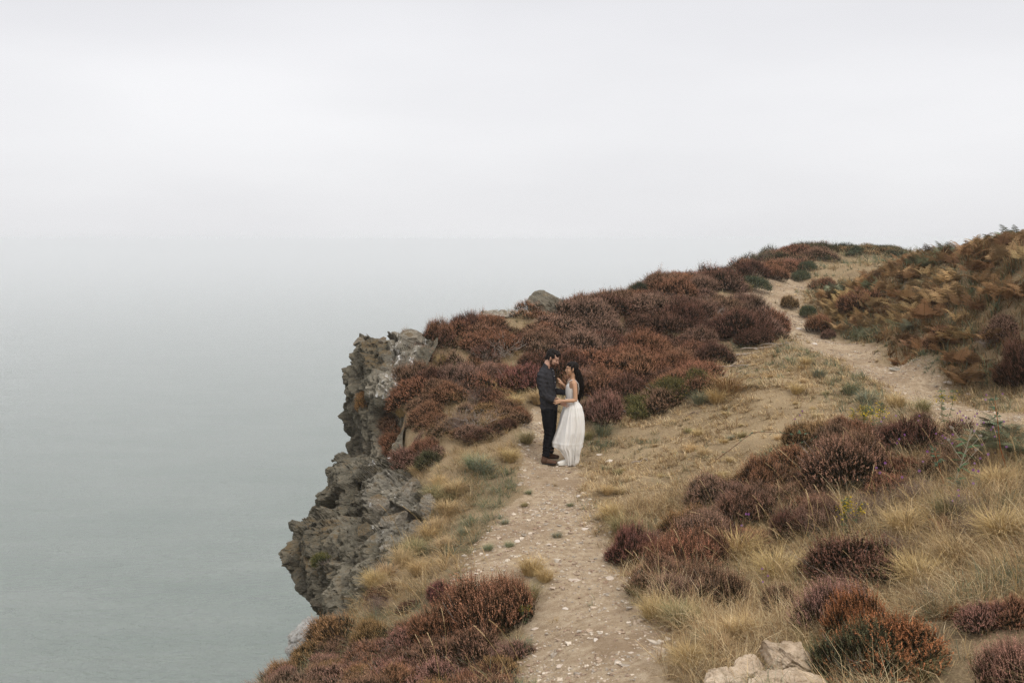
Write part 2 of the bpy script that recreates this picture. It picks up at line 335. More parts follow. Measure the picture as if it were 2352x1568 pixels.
m_lime = rock_mat('white_rock', (.22, .21, .19), (.46, .44, .41), (.68, .66, .62), (.15, .13, .10), .35, (.2, .17, .11))
m_buff = rock_mat('buff_rock', (.31, .225, .15), (.46, .355, .25), (.60, .50, .38), (.25, .15, .08), .3, (.20, .14, .08), .03)
def rock_disp(V, Nn, amp, sc, s, strata=(.45, -.25, .86), crag=0.):
    wv = V+.12/sc*np.stack([vn3(*(V.T*2*sc), s), vn3(*(V.T*2*sc), s+1), vn3(*(V.T*2*sc), s+2)], 1)
    rk = wv@np.array([[.86, .30, .12], [-.34, .90, .30], [-.02, -.32, .62]])      # slabs dip steeply
    c1, e1 = cells(rk, sc*1.35, s+1); c2, e2 = cells(rk*np.array([1, 1, .8]), sc*3.4, s+9)
    st = V@np.array(strata)/np.linalg.norm(strata)*sc*2.4+.6*fbm3(*(V.T*sc*.7), 2, s+4); fr = st-np.floor(st); led = np.minimum(fr*1.15, (1-fr)*8)*.35
    rg = 1-np.abs(fbm3(*(V.T*sc*np.array([1.6, 1.6, .8])[:, None]), 5, s+6, .6))*2.4
    d = c1*.60+.26*c2+led-.15+.40*fbm3(*(V.T*sc*.5), 2, s+16)-(.22+crag)*np.clip(rg, 0, 1)**2*.6-.10*np.exp(-e1*14)-.06*np.exp(-e2*10)+.12*fbm3(*(V.T*sc*7), 3, s+3, .6)
    return V+Nn*(amp*d)[:, None]
# cliff face: rows follow the eye-height of the face; each row runs from the turf edge out to the brink, then turns away and falls to the sea
CL = [  # v, u_out, u_in, y_out, y_in
 (774, 850, 985, 22.0, 21.0), (790, 812, 985, 21.5, 20.8), (815, 796, 972, 21.1, 20.4), (850, 790, 955, 20.8, 20.0), (880, 786, 940, 20.7, 19.6), (905, 797, 925, 20.7, 19.3), (940, 795, 915, 20.6, 18.9), (1000, 806, 905, 20.5, 18.4),
 (1040, 808, 905, 20.4, 17.9), (1050, 806, 912, 19.9, 17.5), (1062, 790, 925, 18.6, 17.1), (1080, 775, 950, 17.3, 16.4), (1110, 760, 975, 17.0, 15.7), (1135, 752, 1010, 16.9, 14.9), (1160, 732, 1015, 16.8, 14.4), (1185, 708, 1010, 16.7, 14.0),
 (1198, 690, 1005, 16.2, 13.6), (1215, 670, 1000, 14.9, 13.2), (1245, 655, 975, 14.7, 12.9), (1280, 660, 945, 14.6, 12.4), (1310, 672, 900, 14.5, 11.9), (1345, 685, 865, 14.4, 11.5), (1370, 705, 830, 14.3, 11.3), (1400, 728, 800, 14.2, 11.2), (1440, 735, 780, 14.2, 11.3), (1500, 742, 790, 14.3, 11.5)]
CLa = np.array(CL, float); CLa[:, 1] += np.where(CLa[:, 0] < 1065, -12, 12)-14*np.exp(-((CLa[:, 0]-1045)/45)**2); NR, NC, NB = 380, 220, 60
rr = np.interp(np.linspace(0, 1, NR), np.linspace(0, 1, len(CL)), np.arange(len(CL)))
rows = np.stack([np.interp(rr, np.arange(len(CL)), CLa[:, k]) for k in range(5)], 1)
P = np.zeros((NR, NC+NB, 3))
for i in range(NR):
    v, uo, ui, yo, yi = rows[i]; s = np.linspace(0, 1, NC)
    for j in range(NC):
        P[i, j] = at(ui+20+(uo-ui-20)*s[j], v, yi+(yo-yi)*s[j]-.35*math.sin(math.pi*s[j]))
    last = P[i, NC-1]
    for j in range(NB):
        w = (j+1)/NB; P[i, NC+j] = last+np.array([1.7*w*w+.3*w, 2.0*w, -.3*w])
BR = 26; low = np.zeros((BR, NC+NB, 3))
for k in range(BR):
    w = (k+1)/BR; low[k] = P[-1]+(np.array([-6*w**1.5, -2*w, 0]))[None]; low[k, :, 2] = P[-1, :, 2]*(1-w)+(SEA-2)*w
P = np.concatenate([P, low]); nr = NR+BR; nc = NC+NB
for _ in range(3): P[1:-1, 1:-1] = (P[1:-1, 1:-1]*2+P[:-2, 1:-1]+P[2:, 1:-1]+P[1:-1, :-2]+P[1:-1, 2:])/6
du = np.gradient(P, axis=1); dv = np.gradient(P, axis=0); Nn = np.cross(du, dv); Nn /= np.linalg.norm(Nn, axis=2)[..., None]+1e-9
if Nn[NR//2, NC//2, 1] > 0: Nn = -Nn
for _ in range(40):
    Nn[1:-1] = (Nn[2:]+Nn[1:-1]+Nn[:-2])/3; Nn[:, 1:-1] = (Nn[:, 2:]+Nn[:, 1:-1]+Nn[:, :-2])/3
Nn /= np.linalg.norm(Nn, axis=2)[..., None]+1e-9; Nn = .5*Nn+np.array([-.42, -.72, .22]); Nn /= np.linalg.norm(Nn, axis=2)[..., None]
V = P.reshape(-1, 3); Nn = Nn.reshape(-1, 3)
uu, vv, _ = proj(V)
Jn = np.tile(np.arange(nc), nr); dampin = np.clip((Jn)/26., .15, 1)
W = rock_disp(V, Nn, .50, .60, 3, crag=.30); W = V+(W-V+Nn*.10)*dampin[:, None]
W2 = rock_disp(W, Nn, .10, 2.2, 8); W = W+(W2-W)*dampin[:, None]
Wg = W.reshape(nr, nc, 3)
for _ in range(2): Wg[1:-1] = Wg[1:-1]*.5+(Wg[:-2]+Wg[2:])*.25
fl_ = 1-np.abs(fbm3(*((W@np.array([[.9, .3, .1], [-.3, .9, .3], [0, -.3, .55]])).T*3.4), 4, 61, .6))*2.6
W = W+Nn*((.035*fbm3(*(W.T*9), 4, 62, .65)-.085*np.clip(fl_, 0, 1)**3+.05*cells(W, 5.5, 63)[0])*dampin)[:, None]
qz = np.clip(1-np.abs((uu-(930-(vv-760)*.32))/42), 0, 1)*((vv > 745) & (vv < 915))*.55+np.clip(1-np.abs((uu-(968-(vv-780)*.42))/14), 0, 1)*((vv > 775) & (vv < 900))*.6
qz += .9*np.clip(1-np.abs((uu-(905-(vv-1000)*.5))/7), 0, 1)*((vv > 950) & (vv < 1080))+.30*((vv > 1090) & (vv < 1250) & (uu > 850))
moss = ((vv < 850) & (uu > 830) & (uu < 900))*.6+((vv > 1200) & (vv < 1330) & (uu < 790))*.15+.05
i = np.arange(nr-1)[:, None]*nc+np.arange(nc-1)[None]
Fc = np.stack([i, i+1, i+nc+1, i+nc], -1).reshape(-1, 4)
cliff = ob('cliff', mesh_np('cliff', W, Fc, {'col': np.stack([qz*0, qz, moss], 1)}, False), m_cliff); tag(cliff, kind='structure')
ground.data.materials.append(m_cliff); mi_ = (rk_[Fq].mean(1) > .25).astype(np.int32); ground.data.polygons.foreach_set('material_index', mi_)
# boulders: an ico-like ball cut by facets
def ball(n=40):
    th = np.linspace(0, math.pi, n); ph = np.arange(2*n)*math.pi/n
    T, Q_ = np.meshgrid(th, ph, indexing='ij'); V = np.stack([np.sin(T)*np.cos(Q_), np.sin(T)*np.sin(Q_), np.cos(T)], -1).reshape(-1, 3)
    i = np.arange(n-1)[:, None]*2*n; j = np.arange(2*n)[None]; j2 = (j+1) % (2*n)
    return V, np.stack([i+j, i+2*n+j, i+2*n+j2, i+j2], -1).reshape(-1, 4)
def rock_mesh(name, size, seed, n=44, cut=.62, amp=.13, sc=None, qz=.0, flat=True, moss=.1):
    r = np.random.default_rng(seed); V, f = ball(n); Nn = V.copy()
    for k in range(13):                          # planes shave the ball into a blocky stone
        d = r.normal(size=3); d /= np.linalg.norm(d); h = r.uniform(cut, .95); o = V@d-h
        V = V-np.clip(o, 0, None)[:, None]*d
    size = np.array(size, float); V = V*size; m = size.max()
    V = rock_disp(V+seed*3.1, Nn, amp*m, (sc or 1.3)/m, seed)-seed*3.1
    V = rock_disp(V+seed*3.1, Nn, amp*m*.3, (sc or 1.3)*3.2/m, seed+5)-seed*3.1
    return mesh_np(name, V, f, {'col': np.tile([0, qz, moss], (len(V), 1))}, not flat)
def rock(name, label, cat, u, v, y, size, seed, m, rot=0, tilt=0, group=None, sink=.0, **kw):
    o = ob(name, rock_mesh(name, size, seed, **kw), m); p = at(u, v, y) if y else hit(u, v)
    o.location = (p[0], p[1], p[2]-sink); o.rotation_euler = (tilt, tilt*.4, rot); return tag(o, label, cat, group)
rock('boulder', 'rounded grey boulder on the cliff ridge behind the couple', 'boulder', 1250, 700, 24.2, (.46, .4, .38), 3, m_cliff, .4, qz=.12)
rock('rock_ledge', 'low pale rock ledge on the ridge left of the grey boulder', 'rock', 1150, 730, 23.4, (.74, .4, .17), 5, m_pale, .1, amp=.1, qz=.4)
rock('boulder', 'sandy slab lying between the heather bushes above the man', 'rock', 1288, 738, 23.2, (.28, .4, .07), 6, m_buff, .1, amp=.06)
for lab, u, v, y, sz, sd, m_, ro, ti in (
 ('largest pale cracked boulder of the slope, under the small round heather bush', 938, 1122, 15.2, (.23, .26, .30), 21, m_pale, .5, .3),
 ('pale upright stone right of the largest cracked boulder', 985, 1150, 14.2, (.12, .14, .24), 22, m_pale, .2, -.3),
 ('pale rock wedge with a white edge, halfway down the cliff top', 905, 1190, 14.0, (.24, .22, .28), 23, m_pale, .9, .5),
 ('smooth light grey slab leaning over the cliff beside tan grass', 895, 1262, 12.9, (.17, .2, .36), 24, m_pale, .4, .25),
 ('small reddish lichened stone in the rock patch', 868, 1142, 14.9, (.16, .18, .15), 25, m_pale, 1.2, .1),
 ('narrow pale rock fin at the edge of the tan grass', 955, 1205, 13.3, (.10, .14, .2), 26, m_pale, .7, .4),
 ('knobbly grey stone on the lower cliff shoulder', 838, 1215, 13.8, (.2, .2, .22), 27, m_cliff, .2, .2)):
    rock('boulder', lab, 'rock', u, v, y, sz, sd, m_, ro, ti, 'rocks set in the cliff slope', qz=.3 if m_ is m_pale else .1, moss=.6, cut=.42, amp=.10, sink=.10, n=56)
for lab, u, v, y, sz, sd, m_, ti in (
 ('pale angular stone capping the cliff corner', 826, 775, 22.0, (.2, .25, .13), 31, m_pale, .1),
 ('banded grey stone below the cliff corner cap', 852, 815, 21.0, (.26, .22, .17), 32, m_cliff, .5),
 ('small pale stone beside the wind bent heather', 878, 772, 21.8, (.12, .12, .09), 33, m_pale, .1),
 ('pale topped block under the upright heather tuft', 948, 768, 20.8, (.27, .25, .2), 34, m_pale, .2)):
    rock('boulder', lab, 'rock', u, v, y, sz, sd, m_, .3, ti, 'stones along the cliff corner', amp=.09, moss=.3, cut=.4, sink=.09)
sp = at(703, 1478, 24.); spur = ob('sea_stack', rock_mesh('sea_stack', (.46, .9, .55), 41, n=80, amp=.13, sc=2.0, qz=.35, cut=.45, moss=0), m_lime); spur.location = sp
W3 = np.array([v.co for v in spur.data.vertices]); lo_ = W3[:, 2] < -.30; dd_ = -.3-W3[lo_, 2]; W3[lo_, :2] *= (1+22*dd_+8*np.sqrt(dd_))[:, None]; W3[lo_, 2] = -.3-dd_*240
spur.data.vertices.foreach_set('co', W3.astype(np.float32).ravel())
tag(spur, 'jagged white rock outcrop below the overhanging cliff by the water', 'rock')
for lab, u, v, y, sz, sd, ro in (
 ('largest buff boulder of the foreground outcrop, partly under pink heather', 1805, 1500, 6.8, (.28, .22, .14), 52, .5),
 ('buff boulder at the bottom edge below the largest one', 1812, 1568, 6.4, (.30, .18, .09), 53, .3),
 ('long low buff rock running down to the bottom edge', 1655, 1560, 6.6, (.30, .15, .085), 51, .75),
 ('middle buff stone joining the low rock and the largest boulder', 1732, 1528, 6.8, (.20, .15, .10), 54, .8),
 ('small light stone in front of the low buff rock', 1712, 1580, 6.3, (.10, .08, .05), 55, .2),
 ('small round stone in the grass above the buff outcrop', 1612, 1486, 7.7, (.08, .06, .045), 56, .2),
 ('squat stone at the grass verge of the trail', 1522, 1492, 7.7, (.06, .09, .05), 57, .2)):
    rock('boulder', lab, 'rock', u, v, y, sz, sd, m_buff, ro, .12, 'buff foreground rocks', amp=.12, qz=.05, n=60, sink=.03, cut=.5)
rock('slate_slab', 'flat grey blue slate sticking out of the bracken over the far path', 'rock', 2062, 848, None, (.2, .12, .025), 61, m_pale, .4, .15, amp=.04)
# trail stones: the larger ones are things, the rest is gravel
stone_me = []
for k in range(6): stone_me.append(rock_mesh('trail_stone', (1, .75, .42), 70+k, n=12, cut=.5, amp=.12))
m_stone, t, b = mat('trail_stone', .95, .0); q = NT(t); oi = q.n('ShaderNodeObjectInfo')
q.l(q.mix(q.noise(3, 3, .6), q.ramp(oi.outputs['Random'], [(0, (.30, .22, .155)), (.4, (.42, .34, .26)), (.75, (.52, .46, .39)), (1, (.36, .33, .30))]), (.58, .50, .41)), b.inputs['Base Color'])
for m_ in stone_me: m_.materials.append(m_stone)
gi = Geo(); V0, f0 = ball(4)
def on_path(n, seed, wmax=1.0):
    r = np.random.default_rng(seed); out = []
    for Pp, sh in ((P1, .62), (P2, .38)):
        seg = np.hypot(*(Pp[1:, :2]-Pp[:-1, :2]).T); cw = np.r_[0, np.cumsum(seg)]
        s = cw[-1]*r.random(int(n*sh))**1.0; x = np.interp(s, cw, Pp[:, 0]); y = np.interp(s, cw, Pp[:, 1]); w = np.interp(s, cw, Pp[:, 2])
        o = r.uniform(-1, 1, len(s))*w*wmax; x = x+o; out.append(np.c_[x, y])
    return np.concatenate(out)
G = on_path(52000, 5, 1.15); keep = pathness(G[:, 0], G[:, 1]) > .25; G = G[keep]; cl = fbm2(G[:, 0]*1.3, G[:, 1]*1.3, 3, 77)
G = G[2.2*cl+RNG.random(len(G))*.9 > .35]; gz_ = zt(G[:, 0], G[:, 1]); r_ = RNG.uniform(.004, .012, len(G))*(1+RNG.random(len(G))**8*2.6)
S_ = RNG.uniform(.6, 1.25, (len(G), 3))*np.array([1, 1, .55]); V = V0[None]*(r_[:, None]*S_)[:, None]
an = RNG.uniform(0, 6.28, len(G)); c_, s_ = np.cos(an)[:, None], np.sin(an)[:, None]
V = np.stack([V[..., 0]*c_-V[..., 1]*s_, V[..., 0]*s_+V[..., 1]*c_, V[..., 2]], -1)*(1+.25*RNG.normal(size=V.shape[:2]))[..., None]
V = V+np.c_[G, gz_+r_*.1][:, None]
m_grav, t, b = mat('gravel', .95, .0); q = NT(t); q.l(q.attr('col'), b.inputs['Base Color'])
pal = .95*np.array([(.42, .32, .23), (.50, .40, .30), (.33, .235, .165), (.40, .34, .27), (.62, .53, .42)]); cc = pal[RNG.integers(0, 5, len(G))]*RNG.uniform(.8, 1.1, (len(G), 1))
ff = (f0[None]+(np.arange(len(G))*len(V0))[:, None, None]).reshape(-1, 4)
gr_ = ob('path_gravel', mesh_np('path_gravel', V.reshape(-1, 3), ff, {'col': np.repeat(cc, len(V0), 0)}), m_grav); tag(gr_, 'loose pale gravel scattered along the dirt trails', 'gravel', kind='stuff')
SL = [(1322, 1335, 11, 'flat pale slab bedded in the trail where it narrows'), (1400, 1330, 9, 'pale stone on the right rim of the trail beside the upright heather'), (1440, 1345, 8, 'light flat stone in the stony step at the right trail edge'),
      (1462, 1325, 6, 'small stone touching the grass of the right verge'), (1300, 1400, 6, 'lone buff stone in mid trail at lower left'), (1230, 1445, 7, 'stone on the left side of the lower trail'),
      (1370, 1470, 7, 'stone in the middle of the lower trail'), (1450, 1500, 6, 'stone at the lower right of the trail'), (1290, 1530, 8, 'wide flat stone near the bottom of the trail'),
      (1262, 1252, 5, 'pebble above the slab in mid trail'), (1345, 1215, 6, 'pebble beside the grass sprigs on the right of the trail'), (1190, 1245, 6, 'pebble in the stony left fork of the trail'), (1120, 1275, 5, 'pebble at the far left of the stony patch'),
      (1330, 1140, 5, 'pale pebble just below the hem of the dress'), (1400, 1060, 8, 'pale stone on bare soil right of the dress'), (1378, 1045, 5, 'small white stone above the pale stone right of the dress'),
      (1805, 735, 9, 'flat stone step where the far path turns'), (1835, 755, 8, 'second flat stone on the turn of the far path'), (1870, 790, 10, 'long flat stone on the far path below the turn'),
      (2180, 880, 8, 'stone at the bracken side of the far path'), (2230, 905, 7, 'stone at the right end of the far path')]
for k, (u, v, s, lab) in enumerate(SL):
    p = hit(u, v); sz = s*.0095*min(1.6, p[1]/11); o = ob('trail_stone', stone_me[k % 6]); o.location = (p[0], p[1], p[2]-sz*.05); o.scale = (sz, sz, sz*.7); o.rotation_euler = (0, 0, k*1.3)
    tag(o, lab, 'stone', 'larger stones on the trails')
# ------------------------------------------------------------------ plants: foliage materials
def leaf_mat(name, low, rough=.85, tr=.12, objcol=True, hi=(.55, .45, .4), hw=.35):
    m, t, b = mat(name, rough, .0); q = NT(t); A = q.sep(q.attr('col')); oi = q.n('ShaderNodeObjectInfo')
    tip = oi.outputs['Color']
    k = q.math('ADD', q.math('MULTIPLY', A[1], 1.2), .34); v = q.n('ShaderNodeVectorMath', operation='SCALE'); q.l(tip, v.inputs[0]); q.l(k, v.inputs['Scale'])
    c = q.mix(A[0], low, v.outputs[0]); c = q.mix(q.ramp(A[2], [(.86, 0), (.9, hw)]), c, hi)
    q.l(c, b.inputs['Base Color'])
    tl = q.n('ShaderNodeBsdfTranslucent'); q.l(c, tl.inputs[0]); ms = q.n('ShaderNodeMixShader'); ms.inputs[0].default_value = tr
    q.l(b.outputs[0], ms.inputs[1]); q.l(tl.outputs[0], ms.inputs[2]); q.l(ms.outputs[0], t.nodes['Material Output'].inputs[0]); return m
m_heath = leaf_mat('heather_foliage', (.022, .020, .011), hi=(.50, .36, .30))  # brown of the lower sprigs, darkened to paint in shade inside the bush
m_gorse = leaf_mat('gorse_foliage', (.040, .050, .024), hi=(.72, .46, .03), hw=.95)
m_fern = leaf_mat('bracken_frond', (.16, .10, .04), tr=.35, hi=(.45, .30, .12))
def attr_mat(name, tr=.3):
    m, t, b = mat(name, .85, .0); q = NT(t); c = q.attr('col'); q.l(c, b.inputs['Base Color'])
    tl = q.n('ShaderNodeBsdfTranslucent'); q.l(c, tl.inputs[0]); ms = q.n('ShaderNodeMixShader'); ms.inputs[0].default_value = tr
    q.l(b.outputs[0], ms.inputs[1]); q.l(tl.outputs[0], ms.inputs[2]); q.l(ms.outputs[0], t.nodes['Material Output'].inputs[0]); return m
m_grass = attr_mat('grass_blade'); m_plant = attr_mat('plant_parts')
m_tuss, t, b = mat('tussock_blade', .85, .0); q = NT(t); A = q.sep(q.attr('col')); oi = q.n('ShaderNodeObjectInfo')
k = q.math('ADD', q.math('MULTIPLY', A[1], .7), .6); v = q.n('ShaderNodeVectorMath', operation='SCALE'); q.l(oi.outputs['Color'], v.inputs[0]); q.l(k, v.inputs['Scale'])
q.l(q.mix(q.math('MULTIPLY', A[2], .8), v.outputs[0], (.46, .33, .16)), b.inputs['Base Color'])
m_wood, t, b = mat('woody_stem', .9, .0); q = NT(t); oi = q.n('ShaderNodeObjectInfo')
q.l(q.ramp(q.noise(14, 4, .6), [(.3, (.12, .09, .07)), (.55, (.26, .21, .17)), (.75, (.40, .35, .30))]), b.inputs['Base Color'])
# heather: upright flowering sprigs of small scale leaves over lumpy cushions
def norm(a): return a/(np.linalg.norm(a, axis=-1, keepdims=True)+1e-9)
def sprigs(r, B, Dr, Ls, k, fl=.0155, fw=.0062, flower0=.42, fl_amt=.9, curve=.25, col_hi=.12):
    n = len(B); tt = (np.linspace(.06, 1, k)[None]+r.uniform(-.02, .02, (n, k)))
    Cv = norm(r.normal(size=(n, 3))); pts = B[:, None]+(tt*Ls[:, None])[..., None]*Dr[:, None]+(curve*(tt**2)*Ls[:, None])[..., None]*Cv[:, None]
    s = r.normal(size=(n, k, 3)); s = norm(s-(s*Dr[:, None]).sum(-1, keepdims=True)*Dr[:, None]); nn = np.cross(s, Dr[:, None])
    o = norm(s*.75+Dr[:, None]*.75); sz = (fl*r.uniform(.7, 1.2, (n, k))*(1.15-.6*tt))[..., None]; w = sz*fw/fl
    mid = pts+o*sz*.5; Vq = np.stack([pts, mid+nn*w, pts+o*sz, mid-nn*w], 2)
    sg = r.random(n)[:, None]; fa = np.clip((tt-flower0)/.3, 0, 1)*fl_amt*np.where(r.random((n, 1)) < .16, .25, 1)
    col = np.stack([fa, np.broadcast_to(sg, tt.shape), np.where(r.random((n, k)) < col_hi, r.random((n, k)), r.random((n, k))*.8)], -1)
    col = np.repeat(col[:, :, None], 4, 2)
    V = Vq.reshape(-1, 3); A = col.reshape(-1, 3); f = np.arange(len(V)).reshape(-1, 4)
    e = B+Ls[:, None]*Dr+curve*Ls[:, None]*Cv; sdv = norm(np.cross(Dr, r.normal(size=(n, 3))))*.0016
    V2 = np.stack([B-Dr*.05+sdv, B-Dr*.05-sdv, e], 1).reshape(-1, 3); f3 = np.arange(len(V2)).reshape(-1, 3)+len(V)
    A2 = np.tile([.15, .5, .3], (len(V2), 1))
    return np.concatenate([V, V2]), f, f3, np.concatenate([A, A2])
m_heath2, t, b = mat('distant_heather', .85, .0); q = NT(t); q.l(q.attr('tint'), b.inputs['Base Color'])
def heather_geo(seed, n=1700, R=.5, H=.40, lumps=8, L=.105, k=20, up=.75, spread=1.0, **kw):
    r = np.random.default_rng(seed); a = r.uniform(0, 6.28, lumps); rad = R*.68*np.sqrt(r.random(lumps)); rad[0] = 0
    c = np.c_[rad*np.cos(a), rad*np.sin(a)]; hr = r.uniform(.34, .56, lumps)*R; top = H*(1.0-.45*(rad/R)**2)*r.uniform(.72, 1.1, lumps)
    Bs, Ds = [], []
    m = int(n*1.9); w = r.integers(0, lumps, m); d = norm(r.normal(size=(m, 3))+np.array([0, 0, .55])); d[:, 2] = np.abs(d[:, 2])-.12*(r.random(m) < .4)
    shell = np.where(r.random(m) < .28, r.uniform(.45, .8, m), r.uniform(.8, 1.0, m))
    zs = top*.66/hr; ctr = np.c_[c[w], top[w]*.34]; B = ctr+d*(hr[w]*shell)[:, None]*np.c_[np.ones(m), np.ones(m), zs[w]]; B[:, 2] = np.where(B[:, 2] < .01, r.uniform(.01, .12, m), B[:, 2])
    ins = np.zeros(m, bool)
    for j in range(lumps):
        cj = np.array([c[j, 0], c[j, 1], top[j]*.34]); ins |= (np.linalg.norm((B-cj)/np.array([1, 1, zs[j]]), axis=1) < hr[j]*.72) & (w != j) & (r.random(m) < .85)
    B, d, w = B[~ins][:n], d[~ins][:n], w[~ins][:n]
    Dr = norm(d*np.array([1, 1, .6])*spread+np.array([0, 0, up])+r.normal(size=B.shape)*.22)
    Ls = L*r.uniform(.55, 1.25, len(B))
    return sprigs(r, B-Dr*Ls[:, None]*.5, Dr, Ls*1.15, k, **kw), r
def wood_geo(r, n=34, R=.42, H=.3, rad=.006):
    g = Geo()
    for i in range(n):
        a = r.uniform(0, 6.28); q_ = r.uniform(.35, 1)*R; e = np.array([q_*math.cos(a), q_*math.sin(a), r.uniform(.35, 1)*H]); t_ = np.linspace(0, 1, 6)[:, None]
        p = e*t_*np.array([1, 1, 1])+np.c_[r.normal(size=(6, 2))*.014, np.zeros(6)]+np.array([0, 0, -.03])*(1-t_); p[:, 2] += -.05*np.sin(t_[:, 0]*3.1)*r.random()
        g.tube(p, np.linspace(rad, rad*.3, 6)*r.uniform(.7, 1.2), 4, (0, .5, .3), caps=False)
    return g.mesh('woody_stem')
HV, WV = [], []
for k in range(7):
    big = k < 5
    (V, f4, f3, A), r = heather_geo(100+k, n=1500 if big else 1000, R=.5, H=(.42, .36, .46, .33, .40, .62, .34)[k], lumps=(9, 11, 8, 12, 9, 5, 6)[k], L=(.125, .105, .135, .11, .16, .14, .12)[k], up=(.8, .6, 1.0, .6, 1.5, 1.1, .7)[k], k=20)
    if k == 5: V[:, :2] *= .8
    me = mesh_np('heather_foliage', V, [f4, f3], {'col': A}); me.materials.append(m_heath); HV.append(me)
    w_ = wood_geo(r, R=.42*(.62 if k == 5 else 1), H=(.36, .3, .4, .28, .35, .5, .28)[k]); w_.materials.append(m_wood); WV.append(w_)
LV = []                                         # lighter meshes for the heather beyond the three hundred largest bushes
for k in range(4):
    (V, f4, f3, A), r = heather_geo(180+k, n=520, H=(.42, .36, .44, .38)[k], lumps=9, L=.15, k=8, up=(.8, .6, 1., .9)[k], fl=.030, fw=.011); LV.append((V, f4, A))
QUEUE = []
def qbush(p, w, h, col, var, label, group, *a): QUEUE.append((w/p[1], p, w, h, col, var, label, group))
def flush(nmax):
    QUEUE.sort(key=lambda e: -e[0]); Vs, Fs, Ts, n0 = [], [], [], 0
    for s_, p, w, h, col, var, label, group in QUEUE[:nmax]: bush(p, w, h, col, var, label, group, p[1] < 17)
    for i, (s_, p, w, h, col, var, label, group) in enumerate(QUEUE[nmax:]):
        V, f, A = LV[i % 4]; a = random.uniform(0, 6.28); c_, s2 = math.cos(a), math.sin(a); V2 = np.stack([(V[:, 0]*c_-V[:, 1]*s2)*w, (V[:, 0]*s2+V[:, 1]*c_)*w, V[:, 2]*h/.42], 1)+p-[0, 0, .03]; V2[:, 2] += (V2[:, 0]-p[0])*slope(p[0], p[1])[0]*.6
        T = np.array([.022, .020, .011])*(1-A[:, :1])+A[:, :1]*np.array(jit(col, .12)[:3])*(.34+1.2*A[:, 1:2]); m = f.max()+1  # lower sprigs keep the darkened brown, inner shade put into the colour
        Vs.append(V2[:m]); Fs.append(f+n0); Ts.append(T[:m]); n0 += m
    print('heather queue', len(QUEUE), 'as stuff', len(Vs))
    if Vs: tag(ob('distant_heather', mesh_np('distant_heather', np.concatenate(Vs), [np.concatenate(Fs)], {'tint': np.concatenate(Ts)}), m_heath2), 'farther heather of the slopes merging into one brown mass', 'heather', kind='stuff')
GV = []
for k in range(2):
    (V, f4, f3, A), r = heather_geo(140+k, n=1700, R=.5, H=.4, lumps=9, L=.09, k=18, up=.7, fl=.015, fw=.0045, flower0=.05, fl_amt=1, col_hi=.16)
    me = mesh_np('gorse_foliage', V, [f4, f3], {'col': A}); me.materials.append(m_gorse); GV.append(me)
CLR = dict(rust=(.43, .21, .12), brown=(.39, .225, .14), pink=(.49, .26, .195), purple=(.36, .155, .125), orange=(.46, .19, .085), dark=(.24, .12, .082), mauve=(.42, .25, .175), green=(.15, .145, .075), bronze=(.44, .26, .12), gorse=(.17, .15, .06), teal=(.12, .14, .085))
def jit(c, s=.14):
    k = 1+random.uniform(-s, s); return tuple(max(0, x*k*(1+random.uniform(-s*.35, s*.35))) for x in c)+(1,)
def slope(x, y, e=.25): return (float(zt(x+e, y)-zt(x-e, y))/(2*e), float(zt(x, y+e)-zt(x, y-e))/(2*e))
def bush(p, wid, hgt, col, var, label, group=None, parts=True, meshes=None, name='heather_bush', cat='heather', sink=.03, lean=(0, 0), alt=None):
    meshes = meshes or HV; me = meshes[var % len(meshes)]
    if parts:
        r = D.objects.new(name, None); COL.objects.link(r); fo = ob('foliage', me, parent=r); ob('woody_stem', WV[var % len(WV)], parent=r)
    else: r = ob(name, me); fo = r
    fo.color = jit(col, .10)
    gx, gy = slope(p[0], p[1])
    r.location = (p[0], p[1], p[2]-sink); r.scale = (wid, wid*random.uniform(.9, 1.1), hgt/.42)
    r.rotation_euler = (math.atan(gy)*.6+lean[0], -math.atan(gx)*.6+lean[1], 0); (fo if parts else r).rotation_euler.rotate_axis('Z', random.uniform(0, 6.28))
    return tag(r, label, cat, group)
def inpoly(u, v, poly):
    u = np.asarray(u); v = np.asarray(v); c = np.zeros(np.shape(u), bool); n = len(poly)
    for i in range(n):
        (x1, y1), (x2, y2) = poly[i], poly[(i+1) % n]
        if y1 == y2: continue
        c ^= ((y1 > v) != (y2 > v)) & (u < (x2-x1)*(v-y1)/(y2-y1)+x1)
    return c
def scatter(poly, step, ylo, yhi, seed, jitter=.38, xlo=-6, xhi=22, pmax=.35, cmax=.1):
    r = np.random.default_rng(seed); X, Y = np.meshgrid(np.arange(xlo, xhi, step), np.arange(ylo, yhi, step*.92)); X = X+step*.5*(np.arange(X.shape[0])[:, None] % 2)
    X = (X+r.uniform(-jitter, jitter, X.shape)*step).ravel(); Y = (Y+r.uniform(-jitter, jitter, Y.shape)*step).ravel()
    Z = zt(X, Y); u, v, d = proj(np.stack([X, Y, Z], -1)); ok = inpoly(u, v, poly) & (coast_d(X, Y) < cmax) & (pathness(X, Y) < pmax)
    o = np.argsort(Y[ok]); return np.stack([X, Y, Z], -1)[ok][o], u[ok][o], v[ok][o]
